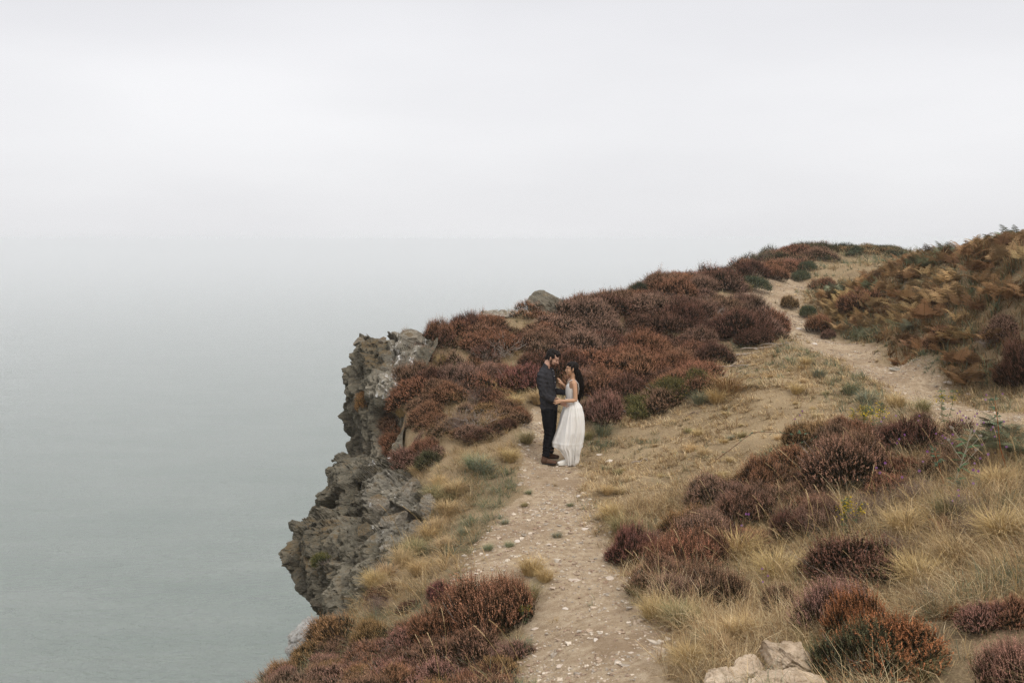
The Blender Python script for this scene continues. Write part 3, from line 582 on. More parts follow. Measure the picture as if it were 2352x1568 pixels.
# the great heather mass behind the couple, up to the crest
H1 = [(1285,845),(1285,770),(1330,715),(1370,700),(1500,665),(1600,640),(1700,615),(1760,640),(1700,690),(1745,715),(1790,770),(1770,795),(1700,805),(1640,850),(1620,900),(1560,930),(1470,960),(1400,975),(1380,930),(1300,900)]
pts, us, vs = scatter(H1, .80, 17, 33, 3)
for p, u, v in zip(pts, us, vs):
    nz = float(vn2(p[0]*.5, p[1]*.5, 9)); c = 'brown' if nz > .25 else ('rust' if nz > -.2 else ('dark' if nz < -.5 else 'mauve'))
    if random.random() < .12: c = 'dark'
    s = random.uniform(.95, 1.65); hh = random.uniform(.34, .66)*(1.15 if u > 1640 and v < 800 else 1)*min(1, .55+.45*(p[1]-16.5)/3)
    qbush(p, s, hh, CLR[c], random.choice([0, 0, 1, 2, 3, 3, 4]), 'heather bush in the large reddish brown mass on the slope behind the couple', 'heather bushes massed on the slope behind the couple', p[1] < 21)
# left mass over the cliff top
H2 = [(985,775),(1040,755),(1200,755),(1285,760),(1285,830),(1230,870),(1160,850),(1110,840),(1060,830),(1075,800),(1010,830),(985,820)]
H2b = [(950,840),(1100,835),(1220,865),(1225,900),(1060,915),(1040,960),(1000,1000),(940,1010),(900,1060),(905,950),(925,900)]
for Hp, sd in ((H2, 5), (H2b, 6)):
    pts, us, vs = scatter(Hp, .55, 15.5, 24.5, sd, cmax=.32)
    for p, u, v in zip(pts, us, vs):
        c = random.choice(['rust', 'brown', 'dark', 'dark', 'rust', 'mauve']); s = random.uniform(.6, 1.05)
        qbush(p, s, random.uniform(.3, .5), CLR[c], random.randrange(5), 'dark rust heather bush on the cliff top to the left of the couple' if Hp is H2 else 'low heather bush on the slope directly above the bare cliff face', 'heather bushes on the cliff top' if Hp is H2 else 'heather bushes above the cliff face')
H2c = [(1010,870),(1150,885),(1215,945),(1190,985),(1120,1010),(1040,1040),(960,1065),(915,1050),(905,1000),(990,960)]
pts, us, vs = scatter(H2c, .46, 14.5, 20, 16)
for p, u, v in zip(pts, us, vs):
    qbush(p, random.uniform(.42, .75), random.uniform(.2, .36), CLR[random.choice(['rust', 'brown', 'dark', 'mauve', 'bronze'])], random.randrange(5), 'small heather bush among grey twigs and dry grass on the left slope', 'small heather bushes of the left slope')
HR = [(1475,1300),(1540,1215),(1600,1165),(1700,1120),(1800,1050),(1880,1000),(1960,975),(2060,985),(2140,965),(2260,1010),(2210,1080),(2100,1120),(2050,1180),(1960,1200),(1880,1230),(1790,1240),(1720,1270),(1660,1350),(1560,1400),(1490,1360)]
pts, us, vs = scatter(HR, .42, 7.5, 16, 17)
for p, u, v in zip(pts, us, vs):
    if random.random() < (.5 if u > 1990 else .2): continue
    qbush(p, random.uniform(.38, .72), random.uniform(.24, .44), CLR[random.choice(['rust', 'brown', 'brown', 'dark', 'rust', 'mauve', 'bronze'])], random.choice([0, 1, 2, 2, 4, 4]), 'heather bush growing through tall dry grass on the right bank', 'heather bushes tangled with grass on the right bank')
for p, u, v in list(zip(pts, us, vs))[::5]:
    pass
HL = [(640,1500),(760,1450),(880,1440),(980,1420),(1010,1480),(1180,1470),(1200,1560),(1190,1640),(520,1640),(560,1560)]
pts, us, vs = scatter(HL, .36, 5.5, 11, 18)
for p, u, v in zip(pts, us, vs):
    qbush(p, random.uniform(.38, .62), random.uniform(.18, .28), CLR[random.choice(['rust', 'brown', 'dark', 'mauve', 'pink', 'bronze'])], random.choice([0, 1, 2, 3, 4]), 'low heather bush packed into the foreground bank left of the trail', 'low heather bushes of the left foreground bank')
for (u, v, w, h) in ((1215,715,.7,.32),(1245,735,.8,.28),(1290,722,.6,.3),(1195,735,.6,.25),(1100,725,.7,.22),(1060,722,.6,.3)):
    p = hit(u, v, 15); qbush(p, w, h, CLR['rust'], random.randrange(4), 'low rust heather around the grey ridge boulder and the pale ledge', 'low heather around the ridge rocks')
# far ridge beyond the path
H3 = [(1690,610),(1750,585),(1850,565),(1905,575),(1870,600),(1820,620),(1790,640),(1700,640)]
pts, us, vs = scatter(H3, 1.0, 31, 50, 8)
for p, u, v in zip(pts, us, vs):
    qbush(p, random.uniform(1.0, 1.7), random.uniform(.45, .6), CLR[random.choice(['brown', 'rust', 'mauve', 'green', 'brown'])], random.randrange(5), 'distant heather bush on the ridge where the far path ends', 'heather bushes on the distant ridge', False)
pts, us, vs = scatter([(1900,575),(2090,565),(2090,590),(1940,600),(1880,610)], 1.0, 34, 52, 9)
for p, u, v in zip(pts, us, vs):
    qbush(p, random.uniform(.8, 1.2), random.uniform(.25, .4), CLR[random.choice(['green', 'bronze', 'bronze', 'teal'])], random.randrange(5), 'low olive heath bush on the pale skyline left of the bracken', 'low bushes on the skyline', False)
# bushes one can point at: (u, v of the foot, width m, height m, colour, variant, label)
B1 = [
 (1192, 902, 1.15, .60, 'purple', 0, 'round purple heather bush left of the man and up the slope'),
 (1385, 985, .70, .66, 'pink', 2, 'tall pink heather bush right behind the woman'),
 (1340, 905, .70, .55, 'mauve', 4, 'mauve heather bush behind the heads of the couple'),
 (1340, 965, .5, .45, 'mauve', 1, 'small pink heather bush hidden behind the white dress'),
 (942, 1072, .70, .50, 'pink', 3, 'small round pink heather bush over the pale cracked boulder'),
 (920, 1090, .50, .30, 'dark', 1, 'dark heather tuft at the brink left of the pale boulders'),
 (1190, 962, .42, .30, 'rust', 3, 'little rusty heather tuft left of the trail beside the man'),
 (1165, 985, .35, .25, 'dark', 1, 'dark heather tuft just left of the little rusty one'),
 (1080, 1010, .55, .3, 'mauve', 1, 'low mauve heather between grey twigs on the left slope'),
 (990, 1068, .5, .25, 'green', 2, 'olive bush right of the small round pink heather'),
 (940, 770, .5, .46, 'bronze', 2, 'upright bronze heather tuft on top of the cliff corner'),
 (905, 765, .50, .26, 'dark', 1, 'wind bent dark heather left of the upright cliff tuft'),
 (878, 770, .35, .24, 'dark', 3, 'outermost heather tuft on the cliff corner'),
 (1018, 770, .72, .52, 'rust', 2, 'tall rust heather right of the cliff corner on the skyline'),
 (1315, 700, .85, .42, 'dark', 0, 'dark heather right of the grey ridge boulder'),
 (1350, 692, .7, .40, 'green', 1, 'olive topped heather on the skyline right of the ridge boulder'),
 (1470, 652, .6, .36, 'teal', 2, 'spiky green tuft on the heather skyline'),
 (1560, 640, .6, .42, 'dark', 3, 'dark heather hump halfway along the skyline'),
 (1665, 640, 1.0, .5, 'dark', 3, 'dark heather on the skyline before the ridge dips'),
 (1730, 640, 1.3, .6, 'dark', 2, 'dark bushy heather left of the far path head'),
 (1815, 624, 1.2, .5, 'pink', 4, 'pink heather behind the head of the far path'),
 (1780, 642, 1.0, .45, 'rust', 4, 'rusty heather touching the head of the far path'),
 (1700, 775, 1.5, .80, 'dark', 0, 'large dark heather bush bulging towards the bend of the far path'),
 (1750, 760, 1.3, .75, 'mauve', 3, 'heather bush at the bend of the far path'),
 (1650, 735, 1.4, .72, 'brown', 0, 'tall brown heather hump in the upper slope mass'),
 (1730, 790, 1.0, .5, 'dark', 1, 'dark drooping heather at the lower right tip of the mass'),
 # foreground left
 (1105, 1462, 1.05, .62, 'rust', 4, 'tall upright rust heather left of the trail in the foreground'),
 (1172, 1430, .55, .50, 'rust', 4, 'upright heather spikes leaning over the left trail edge'),
 (1020, 1372, .36, .22, 'purple', 2, 'small dark purple heather tuft above the tall rust one'),
 (1010, 1470, .72, .36, 'rust', 2, 'rust heather left of the tall upright one'),
 (880, 1372, .45, .18, 'dark', 1, 'low faded heather in the tan grass of the left slope'),
 (940, 1405, .32, .16, 'dark', 3, 'small dark heather patch in the tan grass'),
 (780, 1478, .62, .40, 'bronze', 0, 'bronze heather bush nearest the cliff overhang'),
 (850, 1520, .5, .28, 'mauve', 1, 'mauve grey heather below the bronze bush'),
 (712, 1520, .45, .28, 'bronze', 3, 'bronze heather low on the brink of the cliff'),
 (655, 1535, .42, .30, 'bronze', 0, 'bronze heather tuft at the far left brink'),
 (650, 1568, .45, .22, 'pink', 1, 'pinkish heather at the bottom edge near the brink'),
 (575, 1590, .42, .26, 'rust', 4, 'leftmost heather tuft at the bottom edge'),
 (930, 1500, .55, .28, 'pink', 3, 'pink heather in the middle of the foreground bank'),
 (985, 1540, .60, .30, 'brown', 0, 'brown heather low in the foreground bank'),
 (1085, 1530, .70, .34, 'brown', 2, 'brown heather below the tall upright one'),
 (1140, 1560, .5, .26, 'bronze', 3, 'bronze heather at the bottom edge beside the trail grass'),
 (900, 1575, .6, .28, 'pink', 0, 'pink heather at the bottom edge of the left bank'),
 (1010, 1600, .65, .30, 'pink', 2, 'second pink heather at the bottom edge, nearer the trail'),
 (770, 1575, .6, .26, 'mauve', 1, 'greyish heather at the bottom edge of the left bank'),
 (1100, 1625, .6, .3, 'brown', 3, 'brown heather cut by the bottom edge near the trail'),
 (830, 1620, .6, .3, 'brown', 0, 'brown heather cut by the bottom edge of the left bank'),
 # foreground right
 (1455, 1302, .46, .44, 'purple', 2, 'upright dark purple heather at the right edge of the trail'),
 (1432, 1296, .42, .30, 'purple', 3, 'low purple skirt heather at the trail edge'),
 (1510, 1320, .50, .36, 'rust', 4, 'rust heather right of the upright purple one'),
 (1570, 1328, .75, .44, 'rust', 2, 'broad rust heather in the middle of the right bank'),
 (1555, 1370, .6, .26, 'dark', 1, 'dark heather at the foot of the broad rust one'),
 (1630, 1262, .72, .44, 'mauve', 4, 'mauve pink heather behind the broad rust one'),
 (1560, 1235, .45, .26, 'purple', 3, 'low purple heather above the trail bank'),
 (1715, 1200, .62, .38, 'brown', 2, 'brown heather below the end of the bramble'),
 (1760, 1130, .52, .42, 'rust', 2, 'rust heather tuft under the bramble shoot'),
 (1820, 1085, .62, .38, 'rust', 3, 'rusty heather left of the largest right bank bush'),
 (1930, 1110, 1.0, .60, 'brown', 0, 'largest heather bush of the right bank'),
 (1990, 1100, .6, .5, 'brown', 2, 'heather leaning on the right side of the largest bank bush'),
 (1928, 1000, .36, .24, 'rust', 2, 'rusty round tuft above the largest bank bush'),
 (2085, 1045, .75, .52, 'dark', 1, 'dark heather under the scabious flowers'),
 (2125, 985, .3, .22, 'dark', 2, 'thin dark heather spike beside the far path'),
 (1880, 1215, .5, .34, 'brown', 4, 'faded brown heather left of the yellow ragwort'),
 (1642, 1400, .50, .36, 'brown', 2, 'brown heather in pale grass nearest the buff rocks'),
 (1600, 1378, .3, .2, 'brown', 4, 'little heather tuft in the trailside grass'),
 (1955, 1345, .95, .50, 'dark', 3, 'black centred heather bush in the right foreground'),
 (1880, 1318, .3, .22, 'dark', 1, 'small tuft at the left of the black centred bush'),
 (1805, 1402, .34, .23, 'brown', 2, 'small ball shaped heather in the pale grass'),
 (1918, 1455, .56, .40, 'pink', 4, 'pale pink heather above the buff boulder'),
 (2050, 1545, .80, .42, 'orange', 3, 'large orange red heather in the right foreground'),
 (2000, 1500, .5, .42, 'orange', 2, 'orange heather next to the pale pink one'),
 (1985, 1590, .55, .4, 'green', 2, 'green leafed base of the orange heather clump'),
 (2265, 1448, .36, .22, 'pink', 1, 'dark pink heather on the bare soil at right'),
 (2205, 1425, .22, .12, 'orange', 3, 'tiny orange heather left of the dark pink one'),
 (2340, 1430, .34, .22, 'rust', 3, 'rust heather at the right edge above bare soil'),
 (2340, 1590, .40, .30, 'pink', 4, 'pink heather in the bottom right corner'),
 # right edge and along the far path
 (2335, 885, .62, .60, 'dark', 0, 'dark heather at the right edge below the bracken'),
 (2362, 870, .7, .85, 'dark', 2, 'tall dark heather cut by the right edge'),
 (2310, 770, .7, .45, 'mauve', 1, 'heather among the bracken near the right edge'),
 (1882, 762, .85, .52, 'rust', 4, 'rust heather on the bracken side of the far path bend'),
 (1905, 775, .45, .28, 'mauve', 1, 'mauve heather touching the rust one at the path bend'),
 (1975, 712, 1.3, .60, 'rust', 2, 'rust heather growing among the bracken'),
 (1895, 668, 1.1, .55, 'rust', 3, 'heather at the left end of the bracken slope'),
 (1812, 708, .60, .42, 'bronze', 2, 'rusty bronze tuft on the edge of the far path'),
 (2170, 790, .8, .45, 'rust', 3, 'rust heather low among the bracken'),
]
for (u, v, w, h, c, k, lab) in B1:
    y0 = 15 if v < 800 and u < 1340 else 4.
    if u > 1400 and v > 950: w, h = w*1.18, h*1.12
    p = hit(u, v, y0); bush(p, w, h, CLR[c], k, lab, 'single heather bushes', True)
flush(300-len(B1)-2)
B2 = [(1545, 925, 1.25, .50, 'gorse', 0, 'yellow flowered gorse at the lower edge of the heather mass'), (1470, 955, 1.0, .42, 'gorse', 1, 'yellow flecked gorse bush up the slope right of the woman'), (1600, 900, .8, .48, 'gorse', 1, 'gorse bush at the right tip of the flowered strip'),
      (1725, 668, 1.3, .52, 'teal', 0, 'dark green gorse dome at the side of the far path'), (1690, 668, 1.0, .40, 'gorse', 1, 'smaller gorse left of the dark green dome'), (1860, 622, 1.1, .4, 'teal', 0, 'blue green gorse where the bracken meets the ridge'),
      (1840, 645, .9, .42, 'teal', 1, 'blue green gorse beside the head of the far path'), (1885, 598, 1.0, .35, 'teal', 1, 'dark gorse on the ridge above the bracken'), (1850, 730, .7, .42, 'teal', 0, 'blue green gorse at the path bend'), (840, 925, .45, .3, 'bronze', 1, 'golden flowered tuft clinging to the cliff face'), (750, 1290, .4, .22, 'gorse', 0, 'green tuft on the lower cliff shoulder')]
for (u, v, w, h, c, k, lab) in B2:
    if u < 900:
        p = at(u, v, 20.0 if v < 1000 else 13.4)
    else: p = hit(u, v)
    bush(p, w, h, CLR[c], k, lab, 'gorse bushes', True, GV, 'gorse_bush', 'gorse')
# dead heather: bare grey branching twigs
def twig_mesh(seed, n=26, Ln=.5, fl=.5, rad=.006):
    r = np.random.default_rng(seed); g = Geo()
    def br(p, d, Lb, rd, lv):
        m = 5; P_ = [p]
        for i in range(m): d = norm(d+r.normal(size=3)*.20+np.array([0, 0, .05])); P_.append(P_[-1]+d*Lb/m)
        P_ = np.array(P_); g.tube(P_, np.linspace(rd, rd*.5, m+1), 3 if lv else 4, (0, .5, .3), caps=False)
        if lv < 3:
            for q_ in range(2 if lv else 3): i = r.integers(2, m+1); br(P_[i], norm(d+r.normal(size=3)*.55), Lb*r.uniform(.5, .75), rd*.55, lv+1)
    for i in range(n):
        a = r.uniform(0, 6.28); br(r.normal(size=3)*np.array([.04, .04, .0]), norm(np.array([math.cos(a)*fl, math.sin(a)*fl, r.uniform(.25, .8)])), Ln*r.uniform(.35, .6), rad, 0)
    me = g.mesh('dead_branches'); return me
m_dead, t, b = mat('dead_wood', .9, .0); q = NT(t); q.l(q.ramp(q.noise(9, 4, .6), [(.3, (.22, .17, .135)), (.6, (.40, .335, .275)), (.8, (.52, .46, .40))]), b.inputs['Base Color'])
m_dead2, t, b = mat('brown_dead_wood', .9, .0); q = NT(t); q.l(q.ramp(q.noise(9, 4, .6), [(.3, (.13, .09, .07)), (.6, (.25, .18, .14)), (.8, (.36, .28, .22))]), b.inputs['Base Color'])
TV = [twig_mesh(200), twig_mesh(201, 34, .42, .8), twig_mesh(202, 22, .5, 1.0), twig_mesh(203, 60, .5, .7, .004)]
for k, m_ in enumerate(TV): m_.materials.append(m_dead if k < 3 else m_dead2)
for (u, v, s, k, lab) in [(1150, 820, 1.35, 0, 'bare grey branches showing through the heather left of the man'), (1120, 835, 1.1, 2, 'spreading grey dead branches below the cliff top heather'), (1090, 990, 1.25, 2, 'bare twisted grey heather on the left slope'), (1050, 985, 1.1, 3, 'fine brown dead heather left of the bare twisted one'),
  (1040, 905, .9, 3, 'faded brown twig clump in the left slope heather'), (1100, 930, 1.0, 3, 'dry brown twig clump beside golden grass on the left slope'), (905, 1530, .7, 3, 'fine grey brown twigs in the middle of the foreground bank'), (925, 1540, .6, 1, 'pale bare twigs in the foreground bank'), (1065, 1500, .6, 1, 'white dead twigs in front of the tall rust heather'), (830, 1545, .6, 3, 'greyish dead heather near the left bottom edge'),
  (1950, 1210, .9, 3, 'grey brown dead heather around the ragwort'), (1870, 1140, .85, 3, 'fine dead twigs left of the largest bank bush'), (1880, 1150, .75, 1, 'pale forked dead branch under the largest bank bush'), (2010, 1180, .85, 3, 'tangled brown twigs right of the ragwort'), (2100, 1150, .9, 3, 'brown twig tangle below the scabious flowers'), (2200, 1185, .9, 3, 'brown twig tangle under the pale branching stalk'), (2060, 1280, .8, 3, 'dry twig tangle above the broad straw tussock'), (2260, 1235, .9, 3, 'dry twig tangle near the right edge'), (1820, 1200, .7, 3, 'dead twigs behind the pale grass hollow'), (1700, 1255, .6, 3, 'dead twigs beside the orange brown fern'), (2150, 1400, .6, 3, 'dry twigs above the bare soil at right'), (1560, 1400, .5, 3, 'twigs under the broad rust heather of the right bank'),
  (1640, 745, 1.2, 0, 'grey stems on the upper heather slope'),
  (1760, 600, 1.5, 3, 'silvery dead heather on the distant ridge'), (870, 1405, .6, 3, 'faded twig clump in the tan grass above the overhang'), (1520, 700, 1.2, 3, 'brown twig clump high in the heather mass'), (1420, 860, .9, 3, 'brown twig clump low in the heather mass'), (885, 770, 1.0, 1, 'dead branches tangled in the cliff corner heather'), (2270, 800, .9, 1, 'dead stems in the bracken near the right edge')]:
    p = hit(u, v, 15 if (v < 850 and u < 1340) else 4.); o = ob('dead_heather', TV[k]); o.location = (p[0], p[1], p[2]-.02); o.scale = (s, s, s*.85); o.rotation_euler = (0, 0, random.uniform(0, 6.28)); tag(o, lab, 'dead heather', 'dead heather clumps')
# roots and fallen sticks along the lower right rim of the heather mass
def stick(name, label, p, Ls, rot, seed, grp, rad=.013, m_=m_dead, lift=.02, nb=3):
    r = np.random.default_rng(seed); g = Geo()
    def one(p0, a, Lx, rd):
        P_ = [np.array(p0)]; n = 9
        for i in range(n): a += r.normal()*.33; P_.append(P_[-1]+np.array([math.cos(a), math.sin(a), 0])*Lx/n)
        P_ = np.array(P_); zz = zt(P_[:, 0]+p[0], P_[:, 1]+p[1])-p[2]; P_[:, 2] = zz+lift+np.abs(np.sin(np.linspace(0, 5, n+1)+r.random()*3))*.05*Lx; g.tube(P_, np.linspace(rd, rd*.3, n+1), 5, (0, .5, .3)); return P_, a
    P_, a = one((0, 0, 0), rot, Ls, rad)
    for k in range(nb): i = r.integers(2, 8); one(P_[i], rot+r.choice([-1, 1])*r.uniform(.5, 1.1), Ls*r.uniform(.3, .55), rad*.6)
    o = ob(name, g.mesh(name, True), m_); o.location = p; return tag(o, label, 'branch' if name == 'dead_branch' else 'root', grp)
for i, (u, v, Ls, a, lab) in enumerate([(1640,850,.8,.2,'grey root curling out of the lower rim of the heather mass'),(1670,835,.7,-.3,'grey root right of the curling one under the heather'),(1610,862,.6,-.6,'short root pile at the foot of the heather mass'),(1700,808,1.0,.1,'root running under the dark drooping heather'),(1740,798,.9,.0,'long root lying beside the bend of the far path'),
  (1625,885,.6,-1.2,'thin root running down towards the gorse'),(1690,820,.6,.9,'forked root against the heather rim'),(1660,870,.5,.5,'small twisted root in the dry grass')]):
    stick('exposed_root', lab, hit(u, v), Ls, a, 300+i, 'roots at the rim of the heather mass', .016)
for i, (u, v, Ls, a, lab) in enumerate([(1735,850,.5,.4,'brown stick on the dry meadow near the roots'),(1790,745,.6,-.1,'dark stick lying across the far path'),(1720,870,.35,-.5,'curved stick in the meadow below the roots'),(1460,928,.3,.2,'dark twig on the meadow edge right of the woman'),(1575,960,.35,.1,'lone dark twig in the upper meadow'),(2330,1322,.35,.2,'silver grey branch near the right edge of the foreground'),(2200,1250,.3,.3,'grey stick in the right foreground grass'),(1450,1068,.3,.1,'twig on the meadow right of the dress'),(1090,1370,.3,.7,'dead stick at the left of the stony trail patch')]):
    stick('dead_branch', lab, hit(u, v), Ls, a, 330+i, 'sticks lying about', .009, m_dead if i > 4 else m_dead2, .012, 2)
# ------------------------------------------------------------------ grass: too many blades to count, so it is stuff; the big tussocks are things
def blades(r, P, head, Ln, lean, wd, C, curl=.6):
    n = len(P); h = np.stack([np.cos(head), np.sin(head), np.zeros(n)], 1); up = np.array([0, 0, 1.]); sd = np.stack([-np.sin(head), np.cos(head), np.zeros(n)], 1)
    d0 = norm(h*np.sin(lean)[:, None]+up*np.cos(lean)[:, None]); l2 = np.minimum(lean+curl*r.uniform(.3, 1.2, n), 1.62); d1 = norm(h*np.sin(l2)[:, None]+up*np.cos(l2)[:, None]+sd*r.normal(size=(n, 1))*.15)
    m = P+d0*(Ln*.5)[:, None]; e = m+d1*(Ln*.5)[:, None]; w = (wd*.5)[:, None]*norm(sd+h*r.normal(size=(n, 1))*.6)
    V = np.stack([P-w, P+w, m+w*.8, m-w*.8, e], 1); i = np.arange(n)[:, None]*5
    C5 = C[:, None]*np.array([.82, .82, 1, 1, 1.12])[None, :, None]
    return V.reshape(-1, 3), i+np.array([0, 1, 2, 3]), i+np.array([3, 2, 4]), C5.reshape(-1, 3)
STRAW = np.array([(.50, .355, .18), (.60, .45, .25), (.36, .24, .12), (.68, .54, .33), (.27, .17, .09)]); GREEN = np.array([(.17, .19, .10), (.15, .18, .12), (.22, .22, .11), (.21, .235, .16)]); TAN = np.array([(.42, .28, .13), (.50, .36, .18), (.29, .19, .095), (.56, .43, .25)])
def pick(r, pal, n): return pal[r.integers(0, len(pal), n)]*r.uniform(.75, 1.2, (n, 1))
def pts_in(r, n, x0, x1, y0, y1): return r.uniform(x0, x1, n), r.uniform(y0, y1, n)
def left_of_path(x, y):
    px_ = np.interp(y, P1[:, 1], P1[:, 0]); return x < px_
def grass(name, label, n, box, sel, par, seed):
    r = np.random.default_rng(seed); x, y = pts_in(r, n, *box); u, v, d = proj(np.stack([x, y, land_raw(x, y)], 1))
    ok = (u > 430) & (u < 3050) & (v < 1900) & (coast_d(x, y) < .12); x, y, u, v = x[ok], y[ok], u[ok], v[ok]
    k = sel(r, x, y, u, v); x, y, u, v = x[k], y[k], u[k], v[k]
    n = len(x); nc_ = max(n//42, 1); ci = r.integers(0, n, nc_); cid = r.integers(0, nc_, n); cl = r.random(n) < .62; R_c = r.uniform(.02, .065, nc_); an_ = r.uniform(0, 6.28, n); rr = np.sqrt(r.random(n))*R_c[cid]
    x = np.where(cl, x[ci[cid]]+rr*np.cos(an_), x); y = np.where(cl, y[ci[cid]]+rr*np.sin(an_), y); z = zt(x, y); head, Ln, lean, wd, C, curl = par(r, x, y, u, v)
    head = np.where(cl & (r.random(n) < .55), an_, head); Ln = Ln*np.where(cl, r.uniform(.75, 1.5, nc_)[cid], .8); C = C*np.where(cl, r.uniform(.6, 1.3, nc_)[cid], 1)[:, None]
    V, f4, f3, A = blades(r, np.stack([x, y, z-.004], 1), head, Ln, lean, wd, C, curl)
    o = ob(name, mesh_np(name, V, [f4, f3], {'col': A}), m_grass); print(name, len(x)); return tag(o, label, 'grass', kind='stuff')
def colmix(r, x, y, pg, pal, sc=1.1, seed=0, g=GREEN):
    n = len(x); k = (fbm2(x*sc, y*sc, 3, 40+seed)+r.normal(size=n)*.18) > pg
    return np.where(k[:, None], pick(r, g, n), pick(r, pal, n))
# short matted meadow turf right of the trail
def sel_m(r, x, y, u, v):
    p = pathness(x, y); den = np.clip((11/y)**1.1, 0, 1.2)*np.clip(.75+2.1*fbm2(x*1.3, y*1.3, 4, 31, .6), .22, 1.4)*np.clip(1.1-p*1.25, 0.02, 1)
    return (~left_of_path(x, y)) & (r.random(len(x)) < den) & (y > 9.0)
def par_m(r, x, y, u, v):
    n = len(x); t_ = np.clip(fbm2(x*2.2, y*2.2, 2, 33)*1.6, 0, 1); tuft = t_*(r.random(n) < .6)
    hd = 3.3+fbm2(x*.7, y*.7, 2, 36)*2.6+r.normal(size=n)*.8
    return hd, r.uniform(.04, .11, n)*(1+1.6*tuft), np.where(r.random(n) < .55, r.uniform(1.05, 1.5, n), r.uniform(.2, 1.0, n)), r.uniform(.004, .0075, n)*(y/12)**.8, colmix(r, x, y, .30, STRAW), .5
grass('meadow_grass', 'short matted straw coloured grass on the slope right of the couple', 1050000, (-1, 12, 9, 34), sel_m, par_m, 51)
# long combed grass between the trail and the cliff
def sel_l(r, x, y, u, v):
    p = pathness(x, y); return left_of_path(x, y) & (r.random(len(x)) < np.clip((10/y), 0, 1.2)*np.clip(.85+1.2*fbm2(x*1.6, y*1.6, 3, 21), .1, 1.4)*np.clip(1-p*1.4, .004, 1))
def par_l(r, x, y, u, v):
    n = len(x); hd = 3.9+fbm2(x*.8, y*.8, 2, 26)*1.6+r.normal(size=n)*.45
    lng = np.clip(1-pathness(x, y)*1.5, .3, 1); return hd, r.uniform(.10, .27, n)*lng, r.uniform(.35, 1.15, n), r.uniform(.003, .005, n), colmix(r, x, y, .10, TAN, .9, 3, GREEN), .75
grass('slope_grass', 'long windblown tan and grey green grass between the trail and the cliff', 250000, (-3.2, 2.2, 6.3, 25), sel_l, par_l, 52)
# long straw of the right foreground bank
def sel_f(r, x, y, u, v):
    p = pathness(x, y); bare = (u > 2080) & (u < 2500) & (v > 1440); line = v > 1180-(u-1400)*.30
    return (~left_of_path(x, y)) & line & (r.random(len(x)) < np.clip(8/y, 0, 1.1)*(.8+.6*fbm2(x*1.3, y*1.3, 3, 61))*np.clip(1-p*1.6, 0, 1)*np.where(bare, .08, 1))
def par_f(r, x, y, u, v):
    n = len(x); hd = 3.4+fbm2(x*.9, y*.9, 2, 66)*3.0+r.normal(size=n)*.6; shrt = np.clip((v-1400)/200, 0, .55)
    return hd, r.uniform(.12, .36, n)*(1-shrt)*np.where(r.random(n) < .04, 1.5, 1), r.uniform(.25, 1.3, n), r.uniform(.0025, .0045, n), colmix(r, x, y, .42, STRAW, 1.2, 7), .75
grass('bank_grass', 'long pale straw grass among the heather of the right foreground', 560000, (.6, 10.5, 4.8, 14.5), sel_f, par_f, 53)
# rough grass at the foot of the bracken, along the far path and on the skyline
def sel_b(r, x, y, u, v):
    p = pathness(x, y); rr_ = path_m(x, y, P2); verge = (rr_ < 2.6); hill = (x > np.interp(y, P2[::-1, 1], P2[::-1, 0]))
    return (verge | hill) & (p < .18+.2*r.random(len(x))**3) & (r.random(len(x)) < np.clip(19/y, 0, 1)*np.where(verge, 1, .6))
def par_b(r, x, y, u, v):
    n = len(x); return 3.2+r.normal(size=n)*.7, r.uniform(.08, .24, n)*(1+(y > 36)*.6), r.uniform(.15, 1.0, n), r.uniform(.004, .007, n)*(y/15)**.7, colmix(r, x, y, -.05, STRAW, .9, 11), .7
grass('verge_grass', 'rough green and straw grass along the far path and under the bracken', 340000, (3.5, 26, 12, 56), sel_b, par_b, 54)
def tussock(seed, n=420, Ln=.3, sp=.9):
    r = np.random.default_rng(seed); a = r.uniform(0, 6.28, n); q_ = np.sqrt(r.random(n))*.09; P_ = np.stack([q_*np.cos(a), q_*np.sin(a), np.zeros(n)], 1)
    V, f4, f3, A = blades(r, P_, a+r.normal(size=n)*.4, Ln*r.uniform(.5, 1.2, n), np.abs(r.normal(size=n))*.35*sp+.15, r.uniform(.003, .0055, n), np.ones((n, 3)), 1.0)
    g_ = np.repeat(r.random(n), 5); s_ = np.repeat((r.random(n) < .22).astype(float), 5); me = mesh_np('tussock_blades', V, [f4, f3], {'col': np.stack([g_*0, g_, s_], 1)}); me.materials.append(m_tuss); return me
TU = [tussock(400), tussock(401, 520, .34, 1.2), tussock(402, 360, .22, 1.3), tussock(403, 700, .30, .8)]
TC = dict(straw=(.44, .31, .14), olive=(.24, .21, .10), green=(.17, .20, .12), teal=(.19, .21, .145), tan=(.40, .28, .15), brown=(.30, .19, .09))
